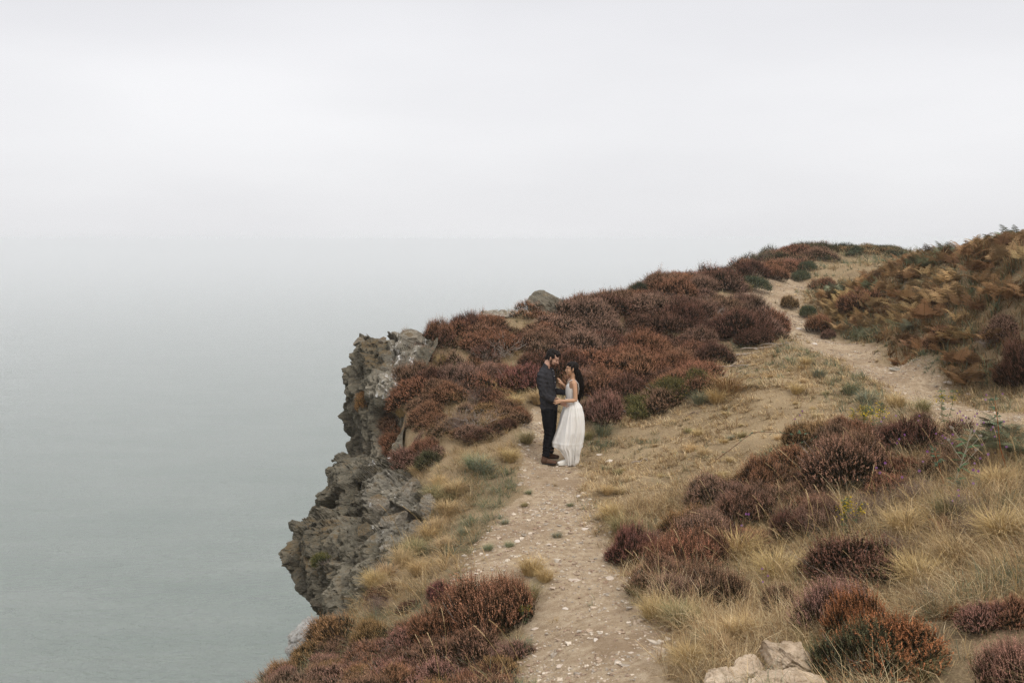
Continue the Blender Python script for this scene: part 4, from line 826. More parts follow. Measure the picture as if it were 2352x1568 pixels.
TS = [(1670, 912, 1.9, 3, 'brown', 'large brown topped tussock at the top of the meadow'), (1608, 930, 1.1, 1, 'teal', 'grey green tussock left of the large brown one'), (1645, 925, 1.2, 1, 'straw', 'straw tussock between the grey green and the brown one'),
 (1215, 1135, .42, 2, 'green', 'green grass sprig on the trail below the man'), (1205, 1165, .42, 2, 'olive', 'olive grass sprig under the green one on the trail'), (1160, 1205, .45, 2, 'teal', 'flat green patch on the left fork of the trail'), (1122, 1262, .5, 2, 'green', 'green sprig in the stony left part of the trail'), (1170, 1255, .42, 2, 'green', 'small green sprig right of the stony left sprig'),
 (1280, 1235, .5, 2, 'teal', 'flat green sprig in the middle of the trail'), (1065, 1230, .6, 2, 'teal', 'green tuft at the left rim of the stony patch'), (1310, 1165, .35, 2, 'green', 'tiny green sprig below the dress hem'), (1385, 1000, 1.0, 1, 'green', 'dark green grass under the pink heather behind the woman'), (1350, 1010, .8, 1, 'olive', 'olive grass right behind the hem of the dress'),
 (1430, 1230, 1.1, 1, 'olive', 'olive tussock on the right bank of the trail above the purple heather'), (1400, 1190, .8, 1, 'straw', 'straw tussock on the right rim of the trail'), (1395, 1140, .6, 0, 'straw', 'thin tussock right of the trail below the stone'), (1420, 1090, .6, 2, 'olive', 'small tussock on the right bank near the dress'),
 (1220, 1320, .9, 1, 'straw', 'pale tussock in mid trail above the foreground heather'), (1250, 1335, .7, 0, 'straw', 'thin pale tussock at the right of the mid trail one'), (1215, 1380, .8, 1, 'olive', 'olive tussock right of the tall rust heather'), (1195, 1500, .7, 0, 'green', 'green weed tuft between the heather and the lower trail'),
 (1110, 1090, 1.1, 1, 'teal', 'grey green tussock on the slope left of the trail'), (1170, 1060, .9, 3, 'straw', 'straw tussock left of the boots'), (1050, 1140, 1.2, 3, 'tan', 'tan tussock above the grass slope'), (1000, 1150, 1.1, 1, 'olive', 'olive tussock next to the pale boulders'), (1240, 930, 1.3, 3, 'tan', 'golden tussock behind the back of the man'), (1300, 880, 1.3, 3, 'straw', 'golden tussock between the two heads'),
 (1180, 935, 1.1, 3, 'straw', 'pale tussock in front of the round purple heather'), (1130, 985, 1.0, 3, 'straw', 'straw tussock by the bare grey heather'), (1090, 1080, 1.1, 1, 'green', 'green tussock below the bare grey heather'), (1210, 1020, .9, 1, 'olive', 'olive tussock left of the knees of the man'), (1020, 840, 1.2, 0, 'straw', 'thin dry tussock in the cliff top heather'),
 (1955, 905, 1.0, 1, 'green', 'green tussock on the low bank beside the far path'), (2060, 935, 1.0, 0, 'straw', 'straw tussock on the bank of the far path'), (1880, 870, .9, 1, 'teal', 'grey green tussock at the upper end of the path bank'), (1990, 930, 1.0, 1, 'teal', 'blue green tussock along the path bank'), (2120, 945, .9, 0, 'olive', 'olive tussock at the right end of the path bank'), (1850, 840, .9, 0, 'straw', 'straw tussock where the bank meets the path'),
 (1830, 905, .9, 0, 'straw', 'pale wispy tussock in the upper meadow'), (1680, 1010, .5, 2, 'teal', 'green rosette in the middle of the meadow'), (1830, 980, .5, 2, 'teal', 'green rosette at the right of the meadow'), (1540, 1160, .5, 2, 'green', 'bright green weed at the lower meadow edge'), (1390, 1080, .5, 2, 'green', 'green weed on the soil right of the hem'),
 (1700, 1290, 1.5, 3, 'straw', 'pale feathery tussock in the right foreground hollow'), (1640, 1310, 1.2, 1, 'straw', 'pale tussock beside the brown foreground heather'), (1780, 1340, 1.3, 1, 'straw', 'feathery tussock left of the black centred heather'), (1560, 1440, 1.0, 3, 'olive', 'olive tussock above the small round stone'), (1620, 1480, .7, 2, 'green', 'green tuft over the buff rocks'),
 (2110, 1350, 1.3, 3, 'straw', 'broad straw tussock right of the black centred heather'), (2200, 1310, 1.3, 1, 'tan', 'tan tussock in the right foreground'), (2300, 1250, 1.4, 3, 'straw', 'large straw tussock near the right edge'), (2080, 1230, 1.3, 0, 'straw', 'tall straw tussock behind the ragwort'), (2180, 1200, 1.1, 1, 'olive', 'olive tussock under the tall thistle stem'), (2290, 1130, 1.2, 3, 'straw', 'straw tussock at the right edge under the green fern'),
 (1850, 1480, .7, 2, 'olive', 'olive tuft wedged against the largest buff boulder'), (2110, 1560, .9, 1, 'olive', 'olive tussock at the bottom edge right of the orange heather'), (1500, 1420, .8, 0, 'straw', 'wispy tussock on the right verge of the lower trail'), (1470, 1370, .7, 1, 'olive', 'olive tussock by the stone step of the trail')]
for i_, (u, v) in enumerate([(960,905),(925,960),(915,1010),(925,1050),(955,1090),(1010,1120),(1030,1150),(1025,1185),(1005,1215),(985,1240),(955,1275),(925,1300),(890,1325),(860,1350),(825,1375),(790,1400),(1020,1265),(960,1320)]):
    TS.append((u, v, .75+.1*(i_ % 4), (1, 3, 0)[i_ % 3], ('tan', 'straw', 'olive', 'tan')[i_ % 4], 'tan grass tuft hanging over the brink of the cliff'))
TS += [(1640, 1500, .7, 1, 'tan', 'tan tuft at the left of the buff rocks'), (1755, 1568, .45, 2, 'green', 'green weed between the buff rocks'), (1880, 1545, .9, 3, 'olive', 'olive tuft at the right of the largest buff boulder'), (1580, 1530, .7, 1, 'straw', 'straw tuft between the trail and the buff rocks'), (1700, 1470, .9, 3, 'straw', 'straw tuft behind the buff rocks')]
for (u, v, s, k, c, lab) in TS:
    p = hit(u, v, 15 if v < 860 and u < 1340 else 4.); o = ob('grass_tussock', TU[k]); o.location = p; o.scale = (s, s, s*.9); o.rotation_euler = (.0, -.12, random.uniform(0, 6.28)); o.color = jit(TC[c], .08); tag(o, lab, 'grass tussock', 'separate grass tussocks')
mt, mu_, mv_ = scatter([(1400,1060),(1480,990),(1600,945),(1720,860),(1800,830),(1960,900),(2080,950),(1900,985),(1750,1050),(1560,1170),(1420,1180)], .74, 11, 24, 23, .45, pmax=.2)
for p in mt:
    s = random.uniform(.25, .7); o = ob('grass_tussock', TU[random.choice([0, 1, 2, 1])]); o.location = p; o.scale = (s, s, s*.7); o.rotation_euler = (0, -.15, random.uniform(0, 6.28)); o.color = jit(TC[random.choice(['straw', 'straw', 'straw', 'tan', 'olive'])], .15); tag(o, 'small dry grass tuft on the trodden meadow right of the couple', 'grass tussock', 'small tufts scattered over the meadow')
# seed stalks of the foreground grass: each one long bent culm with a plume
def culm(seed, Ln):
    r = np.random.default_rng(seed); t_ = np.linspace(0, 1, 10); P_ = np.stack([-.32*Ln*t_**2, .05*t_, Ln*(t_-.12*t_**2)], 1); g = Geo(); g.tube(P_, np.linspace(.0026, .0012, 10), 4, (.52, .37, .17), caps=False)
    for i in range(26):
        q_ = .82+.18*i/26; p = np.array([np.interp(q_, t_, P_[:, k]) for k in range(3)]); d = norm(np.array([-.5, 0, 1])+r.normal(size=3)*.25); g.tube([p, p+d*.008, p+d*.02], [.0015, .0035, .0005], 3, (.58, .43, .24), caps=False)
    return g.mesh('grass_stalk')
CU = [culm(420+k, .50+.14*k) for k in range(3)]
for m_ in CU: m_.materials.append(m_plant)
r_ = np.random.default_rng(9)
cz = [(r_.uniform(1480, 2340), r_.uniform(1080, 1400)) for _ in range(170)]+[(r_.uniform(960, 1200), r_.uniform(1400, 1640)) for _ in range(16)]+[(r_.uniform(900, 1180), r_.uniform(1200, 1420)) for _ in range(14)]
for (u, v) in cz:
    if u > 1480 and v < 1180-(u-1400)*.13: continue
    p = hit(u, v); o = ob('grass_stalk', CU[r_.integers(3)]); o.location = p; s = r_.uniform(.6, 1.05); o.scale = (s, s, s); o.rotation_euler = (r_.normal()*.2, r_.uniform(-.5, .45), r_.normal()*.8)
    tag(o, *(('dry seed stalk standing over the right foreground grass', 'grass stalk', 'seed stalks of the right foreground') if u > 1300 else ('dry seed stalk standing on the bank left of the trail', 'grass stalk', 'seed stalks of the left bank')))
# ------------------------------------------------------------------ bracken
def frond(g, r, base, head, Ln, el, tone, npin=13):
    n = 14; t_ = np.linspace(0, 1, n); ang = el-(el+.1)*t_**1.6*r.uniform(.6, 1.1); dl = Ln/(n-1); P_ = [np.array(base, float)]
    h = np.array([math.cos(head), math.sin(head), 0])
    for i in range(1, n): P_.append(P_[-1]+dl*(h*math.cos(ang[i])+np.array([0, 0, math.sin(ang[i])])))
    P_ = np.array(P_); g.tube(P_, np.linspace(.0045, .0012, n), 3, (.3, tone, .2), caps=False)
    T = norm(np.gradient(P_, axis=0)); S = np.cross(T, [0, 0, 1.]); S = norm(S)
    Vs, Fs, As = [], [], []; c = 0
    for i in range(npin):
        q_ = .30+.68*i/npin; k = q_*(n-1); a = int(k); f = k-a; p = P_[a]*(1-f)+P_[min(a+1, n-1)]*f; tt = T[a]; w = .27*Ln*(1-((q_-.30)/.72))**.85*r.uniform(.85, 1.1)+.012
        for sd in (-1, 1):
            d = norm(S[a]*sd+tt*.42+np.array([0, 0, -.18])+r.normal(size=3)*.10); up = norm(np.cross(d, tt)*sd); m = 9; curl = r.uniform(-.25, .1)
            for j in range(m):
                z = (j+.5)/m; b0 = p+d*w*z+np.array([0, 0, curl*w*z*z]); pl = w*.20*(1-z*.85)+.003; ww = w/m*.46
                e1 = norm(tt+d*.5); e2 = norm(-tt+d*.5); dn = up*r.normal()*.004
                Vs += [b0-d*ww, b0+d*ww, b0+d*ww*1.4+e1*pl+dn, b0-d*ww*.2+e1*pl*.8, b0+d*ww*1.4+e2*pl-dn, b0-d*ww*.2+e2*pl*.8]
                Fs += [[c, c+1, c+2, c+3], [c+1, c, c+5, c+4]]; v_ = r.random()*.85
                As += [[.9 if r.random() > .06 else .2, tone, v_]]*6; c += 6
    g.add(np.array(Vs), None, np.array(Fs), np.array(As))
def bracken_mesh(seed, nf=7, H=.50):
    r = np.random.default_rng(seed); g = Geo()
    for i in range(nf): frond(g, r, r.normal(size=3)*np.array([.13, .13, 0]), r.uniform(0, 6.28), H*r.uniform(.75, 1.25), r.uniform(1.0, 1.5), r.random())
    return g.mesh('bracken_fronds')
BM = [bracken_mesh(500+k, 14+k % 3) for k in range(6)]
for m_ in BM: m_.materials.append(m_fern)
FC = dict(rust=(.32, .185, .09), ochre=(.40, .27, .13), gold=(.41, .29, .15), dull=(.22, .13, .07), green=(.16, .175, .10), teal=(.20, .215, .14))
H4 = [(1870,660),(1905,620),(1960,600),(2080,590),(2160,590),(2260,570),(2380,535),(2400,860),(2330,870),(2240,905),(2150,880),(2060,840),(1990,800),(1950,790),(1900,740),(1880,700)]
pts, us, vs = scatter(H4, .58, 14.5, 31, 12, .45, pmax=.2)
print('bracken', len(pts))
if len(pts) > 292: sel_ = np.sort(np.random.default_rng(1).choice(len(pts), 292, replace=False)); pts, us, vs = pts[sel_], us[sel_], vs[sel_]
for p, u, v in zip(pts, us, vs):
    q_ = float(vn2(p[0]*.7, p[1]*.45, 88))+random.gauss(0, .35); top = v < 640
    c = ('green' if q_ > .62 else 'teal' if q_ > .46 else 'gold' if (q_ > .1 and top) else 'ochre' if q_ > -.1 else 'rust' if q_ > -.45 else 'dull')
    o = ob('bracken_plant', BM[random.randrange(6)]); s = random.uniform(.7, 1.3)*(1.0 if p[1] > 18 else .85); o.location = (p[0], p[1], p[2]-.03); o.scale = (s, s, s*random.uniform(.85, 1.1))
    o.rotation_euler = (random.gauss(0, .12), -.10+random.gauss(0, .1), random.uniform(0, 6.28)); o.color = jit(FC[c], .12)
    if c in ('green', 'teal'): tag(o, 'grey green bracken plant among the rusty ones on the hillside', 'bracken', 'green bracken on the right hillside')
    else: tag(o, 'rust or ochre dying bracken plant on the right hillside above the far path', 'bracken', 'dying bracken on the right hillside')
def sel_u(r, x, y, u, v): return inpoly(u, v, H4[:6]+[(2380, 535), (3000, 400), (3000, 860)]+H4[7:]) & (pathness(x, y) < .2) & (r.random(len(x)) < np.clip(20/y, 0, 1))
def par_u(r, x, y, u, v):
    n = len(x); k = fbm2(x*.9, y*.9, 3, 71)+r.normal(size=n)*.25
    C = np.where((k > .18)[:, None], pick(r, np.array([(.13, .15, .08), (.17, .19, .12)]), n), pick(r, np.array([(.24, .13, .06), (.32, .19, .09), (.16, .10, .055), (.38, .27, .13)]), n))
    return r.uniform(0, 6.28, n), r.uniform(.12, .42, n), r.uniform(.05, 1.0, n), r.uniform(.008, .02, n), C, .9
grass('bracken_litter', 'brown and olive dead leaves and stems filling the gaps between the bracken', 330000, (4, 27, 13, 34), sel_u, par_u, 55)
for (u, v, s, c, lab) in ((2215, 1060, .75, 'green', 'green fern beside the thistle stalk in the right foreground'), (2290, 1010, .9, 'teal', 'dark green bracken clump at the right edge below the far path'), (2340, 1050, .9, 'green', 'green bracken cut by the right edge'), (2260, 1030, .8, 'teal', 'green bracken left of the dark clump near the far path'), (2230, 1130, .6, 'teal', 'low green fern under the tall stems'),
   (1725, 1245, .5, 'rust', 'orange brown fern among the heather of the right bank'), (1690, 1265, .45, 'rust', 'small rusty fern left of the orange brown one'), (2170, 1230, .5, 'dull', 'withered fern near the tall stems')):
    o = ob('bracken_plant', BM[random.randrange(6)]); o.location = hit(u, v); o.scale = (s, s, s*.8); o.rotation_euler = (0, -.1, random.gauss(0, 1)); o.color = jit(FC[c], .1); tag(o, lab, 'bracken', 'single ferns in the foreground')
# ------------------------------------------------------------------ flowers, bramble, weeds
def stemline(g, r, p0, d, Ln, rad, col, n=6, sway=.12):
    P_ = [np.array(p0, float)]
    for i in range(n): d = norm(np.array(d)+r.normal(size=3)*sway+np.array([0, 0, .05])); P_.append(P_[-1]+d*Ln/n)
    g.tube(np.array(P_), np.linspace(rad, rad*.6, n+1), 4, col, caps=False); return np.array(P_), d
def leafy(g, r, p, d, Ln, w, col):
    s = norm(np.cross(d, r.normal(size=3))); m = p+d*Ln*.5; dr = np.array([0, 0, -.12*Ln]); g.add([p, m+s*w, p+d*Ln+dr, m-s*w], None, [[0, 1, 2, 3]], np.array(col)*r.uniform(.7, 1.2))
def ragwort(seed, ht=.5, nst=4, fl=26):
    r = np.random.default_rng(seed); s_ = Geo(); f_ = Geo(); l_ = Geo()
    for i in range(nst):
        P_, d = stemline(s_, r, r.normal(size=3)*[.03, .03, 0], [r.normal()*.2, r.normal()*.2, 1], ht*r.uniform(.75, 1), .0035, (.16, .15, .07))
        for p in P_[1:]:
            for k in range(7): leafy(l_, r, p+r.normal(size=3)*.006, norm(r.normal(size=3)*[1, 1, .4]+[0, 0, .3]), r.uniform(.03, .07), .006, (.14, .19, .10))
        for k in range(fl):
            c = P_[-1]+r.normal(size=3)*[.035, .035, .03]-[0, 0, r.random()*.12]; s_.tube([P_[-2], (P_[-2]+c)/2+[0, 0, .005], c], .001, 3, (.16, .17, .07), caps=False); R0 = r.uniform(.006, .011)
            a = np.arange(8)*math.pi/4; nrm = norm(r.normal(size=3)*.5+[0, 0, 1]); e1 = norm(np.cross(nrm, [1, .2, 0])); e2 = np.cross(nrm, e1)
            rg = c+R0*(np.cos(a)[:, None]*e1+np.sin(a)[:, None]*e2); f_.add(np.vstack([[c+nrm*.004], rg]), [[0, 1+q_, 1+(q_+1) % 8] for q_ in range(8)], None, np.array([.62, .44, .04])*r.uniform(.7, 1.15))
    return s_.mesh('stems'), l_.mesh('leaves'), f_.mesh('flower_heads')
def plant(name, label, cat, p, parts, s=1, rot=0, group=None):
    o = D.objects.new(name, None); COL.objects.link(o)
    for me in parts:
        ob(me.name.split('.')[0], me, m_plant, o)
    o.location = p; o.scale = (s, s, s); o.rotation_euler = (0, 0, rot); return tag(o, label, cat, group)
RG = [ragwort(600, .42, 4, 40), ragwort(601, .5, 3, 24)]
for (u, v, s, k, lab) in ((1938, 1232, 1.0, 0, 'full yellow ragwort in the middle of the right bank'), (2175, 985, 1.15, 1, 'yellow ragwort standing against the far path'), (2020, 1015, 1.15, 1, 'yellow ragwort left of the scabious flowers'), (1985, 995, .95, 0, 'sparser yellow flowers at the left of the taller ragwort'), (1208, 1440, .45, 1, 'small yellow flowered weed beside the lower trail')):
    plant('ragwort', lab, 'ragwort', hit(u, v), RG[k], s, k+u, 'yellow ragwort plants')
def scabious(seed, ht=.42):
    r = np.random.default_rng(seed); s_ = Geo(); hm = []; P_, d = stemline(s_, r, [0, 0, 0], [r.normal()*.25, r.normal()*.15, 1], ht, .0022, (.27, .22, .13), 7, .1); heads = [P_[-1]]
    for k in range(2): Q_, d = stemline(s_, r, P_[3+k], [r.normal()*.8, r.normal()*.5, 1], ht*.4, .0015, (.27, .22, .13), 5); heads.append(Q_[-1])
    for c in heads:
        col = np.array([(.42, .22, .42), (.36, .15, .38), (.50, .32, .48), (.16, .11, .08)][r.integers(0, 4)])
        f_ = Geo(); n = 70; dd = norm(r.normal(size=(n, 3))+[0, 0, .4]); 
        for q_ in dd: sd = norm(np.cross(q_, r.normal(size=3)))*.0024; f_.add([c, c+q_*.013+sd, c+q_*.013-sd], [[0, 1, 2]], None, col*r.uniform(.7, 1.3))
        hm.append(f_.mesh('flower_head'))
    return (s_.mesh('stems'), *hm)
SB = [scabious(620+k, .4+.06*k) for k in range(4)]
sc_pts = [(2190,1010),(2215,1030),(2240,1040),(2260,1000),(2150,1060),(2120,1030),(2060,1050),(2020,1040),(2285,1045),(2310,1060),(2200,1100),(2230,1150),(2260,1180),(2110,1180),(2050,1180),(2180,1230),(2150,1110),(2300,1120),(2090,1090),(1745,1420),(1740,1260),(2270,1080),(1850,1020),(2230,1080)]
for k, (u, v) in enumerate(sc_pts): plant('scabious', 'purple scabious flower stem in the right foreground', 'wildflower', hit(u, v), SB[k % 4], random.uniform(.75, 1.1), k*1.7, 'scabious flowers of the right foreground')
# tall pale thistle-like stalk
r = np.random.default_rng(640); s_ = Geo(); l_ = Geo(); f_ = Geo()
P_, d = stemline(s_, r, [0, 0, 0], [.28, 0, 1], .72, .008, (.42, .38, .28), 10, .04)
for k, i in enumerate((4, 5, 6, 7, 8)):
    Q_, d = stemline(s_, r, P_[i], [(-1)**k*.8, .1, .9], .26, .004, (.42, .38, .28), 6, .06)
    for j in range(3):
        c = Q_[-1]+r.normal(size=3)*.012
        for q_ in norm(r.normal(size=(40, 3))+[0, 0, .4]): sd = norm(np.cross(q_, r.normal(size=3)))*.002; f_.add([c, c+q_*.014+sd, c+q_*.014-sd], [[0, 1, 2]], None, (.46, .40, .34))
for i in range(1, 9):
    for k in range(3): leafy(l_, r, P_[i], norm(r.normal(size=3)*[1, .6, .3]+[0, 0, .3]), r.uniform(.10, .2), .014, (.13, .19, .10))
plant('knapweed', 'tall pale branching stalk with green leaves in the right foreground', 'wildflower', hit(2185, 1130), (s_.mesh('stalk'), l_.mesh('leaves'), f_.mesh('seed_heads')), 1.05)
def dock(u, v, ht, lean, lab):
    r = np.random.default_rng(u); s_ = Geo(); l_ = Geo(); P_, d = stemline(s_, r, [0, 0, 0], [lean, 0, 1], ht, .006, (.36, .13, .05), 9, .05)
    for p in P_[5:]:
        for k in range(5): leafy(l_, r, p, norm(r.normal(size=3)*[1, .6, .3]+[0, 0, .25]), r.uniform(.05, .10), .012, (.13, .18, .11))
    plant('reddish_stalk', lab, 'weed', hit(u, v), (s_.mesh('stalk'), l_.mesh('leaves')))
dock(2312, 1085, .85, -.30, 'red brown leafy stalk rising over the green bracken at right'); dock(2170, 1120, .5, -.35, 'shorter red brown stalk left of the pale branching one')
def bramble(pl, lab, seed):
    r = np.random.default_rng(seed); s_ = Geo(); l_ = Geo(); W_ = np.array([hit(u, v)+[0, 0, h] for u, v, h in pl]); o = W_[0].copy(); t0 = np.linspace(0, 1, len(W_)); t_ = np.linspace(0, 1, 34)
    P_ = np.stack([np.interp(t_, t0, W_[:, k]) for k in range(3)], 1)-o
    for _ in range(4): P_[1:-1] = (P_[:-2]+2*P_[1:-1]+P_[2:])/4
    s_.tube(P_, np.linspace(.0045, .0022, 34), 5, (.17, .085, .06))
    for i in range(3, 34, 3):
        for k in range(3):
            d = norm(r.normal(size=3)*[1, 1, .4]+[0, 0, .2]); sd = norm(np.cross(d, [0, 0, 1])); p = P_[i]+d*.015; Ln = r.uniform(.035, .055)
            l_.add([p, p+d*Ln*.35+sd*Ln*.36, p+d*Ln*.8+sd*Ln*.22, p+d*Ln*1.1, p+d*Ln*.8-sd*Ln*.22, p+d*Ln*.35-sd*Ln*.36], None, [[0, 1, 2, 3], [0, 3, 4, 5]], np.array((.07, .12, .07))*r.uniform(.7, 1.5))
    plant('bramble_shoot', lab, 'bramble', o, (s_.mesh('stem'), l_.mesh('leaves')))
bramble([(1645, 1062, .03), (1690, 1050, .16), (1730, 1035, .28), (1790, 1050, .34), (1820, 1060, .34), (1850, 1060, .4)], 'longer bramble shoot arching over the meadow', 650)
bramble([(1740, 1075, .05), (1780, 1062, .18), (1830, 1060, .22), (1870, 1060, .3)], 'shorter bramble shoot arching under the longer one', 651)
# ------------------------------------------------------------------ the couple
ZM = .00129
def zp(zx, zy, y=0.): return np.array([(zx-400)*ZM, y, (1490-zy)*ZM])
class Body:
    def __init__(s): s.g = Geo()
    def limb(s, P, RA, RB=None, ax=None, k=14):
        P = np.asarray(P, float); n = len(P); RA = np.broadcast_to(np.asarray(RA, float), (n,)); RB = RA if RB is None else np.broadcast_to(np.asarray(RB, float), (n,))
        m = max(4*(n-1)+1, 5); t0 = np.arange(n); t_ = np.linspace(0, n-1, m)
        C_ = np.stack([np.interp(t_, t0, P[:, i]) for i in range(3)], 1); ra = np.interp(t_, t0, RA); rb = np.interp(t_, t0, RB)
        T = norm(np.gradient(C_, axis=0))
        A = np.tile(np.array(ax, float) if ax is not None else (np.array([0, 1., 0]) if abs(T[0, 1]) < .9 else np.array([1., 0, 0])), (m, 1)); A = norm(A-(A*T).sum(1, keepdims=True)*T); B = np.cross(T, A)
        for sgn, i0, idx in ((-1, 0, 0), (1, m-1, m)):       # rounded ends
            for q_ in ((.45, .88), (.8, .6)) if sgn > 0 else ((.45, .88), (.8, .6)):
                pass
        th = np.arange(k)*2*math.pi/k; rings = []
        def ring(c, a, b, i): return c+a*np.cos(th)[:, None]*A[i]+b*np.sin(th)[:, None]*B[i]
        e0, e1 = min(ra[0], rb[0]), min(ra[-1], rb[-1])
        for q_, w in ((.95, .3), (.8, .6), (.45, .89)): rings.append(ring(C_[0]-T[0]*e0*q_, ra[0]*w, rb[0]*w, 0))
        for i in range(m): rings.append(ring(C_[i], ra[i], rb[i], i))
        for q_, w in ((.45, .89), (.8, .6), (.95, .3)): rings.append(ring(C_[-1]+T[-1]*e1*q_, ra[-1]*w, rb[-1]*w, -1))
        V = np.concatenate(rings); nr_ = len(rings); i = np.arange(nr_-1)[:, None]*k; j = np.arange(k)[None]; j2 = (j+1) % k
        f4 = np.stack([i+j, i+j2, i+k+j2, i+k+j], -1).reshape(-1, 4); c = nr_*k; V = np.concatenate([V, [rings[0].mean(0), rings[-1].mean(0)]])
        s.g.add(V, [[c, (q_+1) % k, q_] for q_ in range(k)]+[[c+1, (nr_-1)*k+q_, (nr_-1)*k+(q_+1) % k] for q_ in range(k)], f4)
    def ell(s, c, r, M=None):
        V, f = ball(9); V = V*np.array(r); s.g.add((V@M.T if M is not None else V)+np.array(c), None, f)
    def done(s, name, vox, smooth=6, disp=None, m=None):
        me = s.g.mesh(name); o = D.objects.new(name, me); COL.objects.link(o)
        r = o.modifiers.new('r', 'REMESH'); r.mode = 'VOXEL'; r.voxel_size = vox
        q_ = o.modifiers.new('s', 'SMOOTH'); q_.factor = .5; q_.iterations = smooth
        dg = bpy.context.evaluated_depsgraph_get(); dg.update(); out = D.meshes.new_from_object(o.evaluated_get(dg)); D.objects.remove(o); out.name = name
        n = len(out.vertices); co = np.empty(n*3, np.float32); out.vertices.foreach_get('co', co); co = co.reshape(-1, 3).astype(float)
        if disp:
            nn = np.empty(n*3, np.float32); out.vertices.foreach_get('normal', nn); co = disp(co, nn.reshape(-1, 3)); out.vertices.foreach_set('co', co.astype(np.float32).ravel()); out.update()
        out.polygons.foreach_set('use_smooth', np.ones(len(out.polygons), bool)); out.materials.clear()
        if m: out.materials.append(m)
        return out
def rotm(yaw, pitch, roll=0):                   # pitch > 0 bows the +x facing head downwards
    cy_, sy_ = math.cos(yaw), math.sin(yaw); cp, sp_ = math.cos(pitch), math.sin(pitch); cr_, sr_ = math.cos(roll), math.sin(roll)
    return np.array([[cy_, -sy_, 0], [sy_, cy_, 0], [0, 0, 1]])@np.array([[cp, 0, sp_], [0, 1, 0], [-sp_, 0, cp]])@np.array([[1, 0, 0], [0, cr_, -sr_], [0, sr_, cr_]])
def head(b, c, M, s=1., fem=False):
    T = lambda p: np.array(c)+M@(np.array(p, float)*s)
    E = lambda p, r_: b.ell(T(p), np.array(r_)*s, M)
    E((-.014, 0, .030), (.098, .075, .084)); E((.028, 0, -.03), (.060, .060, .088)); E((.032, 0, -.082), (.044, .046 if not fem else .040, .034)); E((.062, 0, -.106), (.019, .022 if not fem else .016, .017))
    E((.070, 0, .020), (.020, .046, .014)); E((.055, .036, -.032), (.028, .020, .022)); E((.055, -.036, -.032), (.028, .020, .022))
    b.limb([T((.084, 0, .008)), T((.098, 0, -.022)), T((.104 if not fem else .099, 0, -.038))], np.array([.008, .009, .013 if not fem else .011])*s); E((.088, .012, -.040), (.010, .008, .007)); E((.088, -.012, -.040), (.010, .008, .007))
    E((.080, 0, -.063), (.013, .021, .006)); E((.078, 0, -.074), (.013, .019, .007))
    for q_ in (-1, 1): E((-.006, .077*q_, -.008), (.017, .008, .032)); E((-.008, .083*q_, .004), (.014, .006, .018))
    return T
def face_bits(T, M, s, par, dark, lip, open_=False):
    e = Body()
    for q_ in (-1, 1):
        g_ = Geo(); g_.tube([T((.079, q_*.018, -.008)), T((.083, q_*.032, -.012)), T((.073, q_*.047, -.007))], [.0012, .0028, .0012], 5); ob('eyelashes', g_.mesh('eyelashes', True), dark, par)
        g_ = Geo(); g_.tube([T((.089, q_*.014, .017)), T((.086, q_*.032, .022)), T((.070, q_*.052, .015))], np.array([.0025, .0038, .0015])*s, 5); ob('eyebrow', g_.mesh('eyebrow', True), dark, par)
    g_ = Geo(); g_.tube([T((.080, -.021, -.068)), T((.094, 0, -.0665)), T((.080, .021, -.068))], np.array([.002, .0058, .002])*s, 6); ob('lips', g_.mesh('lips', True), lip, par)
def hand(b, w, d, n, s, curl=.5, spread=.12, sc=1., thumb=.6):
    d = norm(np.array(d, float)); n = np.array(n, float); n = norm(n-(n@d)*d); s = np.array(s, float); s = norm(s-(s@d)*d-(s@n)*n); w = np.array(w, float)
    b.limb([w-d*.01, w+d*.03*sc, w+d*.072*sc], np.array([.024, .034, .038])*sc, np.array([.017, .015, .012])*sc, s)
    for off, ln, cu in ((.029, .070, .9), (.0095, .079, 1.), (-.0105, .073, 1.05), (-.029, .057, 1.15)):
        p = w+d*(.076-abs(off-.008)*.22)*sc+s*off*sc; dd = norm(d+s*(off/.03)*spread); pts_ = [p]
        for k, fr in enumerate((.44, .31, .25)):
            a = curl*cu*(.25+.5*k); pts_.append(pts_[-1]+norm(dd*math.cos(a)+n*math.sin(a))*ln*fr*sc)
        b.limb(pts_, np.array([.0088, .0082, .0076, .0064])*sc, k=10)
    p = w+d*.020*sc+s*.024*sc; t1 = norm(d*.75+s*thumb+n*.15); t2 = norm(d*.95+s*thumb*.45+n*.3)
    b.limb([p, p+t1*.036*sc, p+t1*.036*sc+t2*.032*sc, p+t1*.036*sc+t2*.055*sc], np.array([.0125, .0105, .0092, .0075])*sc, k=10)
def skinm(name, c):
    m, t, b = mat(name, .55, .3); q = NT(t); q.l(q.mix(q.ramp(q.noise(30, 3, .6), [(.35, 0), (.7, .25)]), c, tuple(x*.8 for x in c)), b.inputs['Base Color']); b.inputs['Subsurface Weight'].default_value = .12; b.inputs['Subsurface Radius'].default_value = (.02, .008, .004); b.inputs['Subsurface Scale'].default_value = .3; return m
def cloth(name, c, var=.2, rough=.9, weave=900):
    m, t, b = mat(name, rough, .1); q = NT(t); q.l(q.mix(q.ramp(q.noise(18, 4, .6), [(.35, 0), (.65, 1)]), c, tuple(x*(1+var) for x in c)), b.inputs['Base Color']); b.inputs['Specular IOR Level'].default_value = .0
    q.bump(q.math('ADD', q.noise(25, 4, .6), q.math('MULTIPLY', q.noise(weave, 2, .5), .15)), b, .5, .012); return m
SK1 = skinm('man_skin', (.46, .265, .185)); SK2 = skinm('woman_skin', (.47, .275, .165))
m_hair, t, b = mat('black_hair', .6, .06); q = NT(t); q.l(q.ramp(q.noise(60, 3, .6), [(.3, (.006, .005, .0045)), (.7, (.020, .015, .012))]), b.inputs['Base Color'])
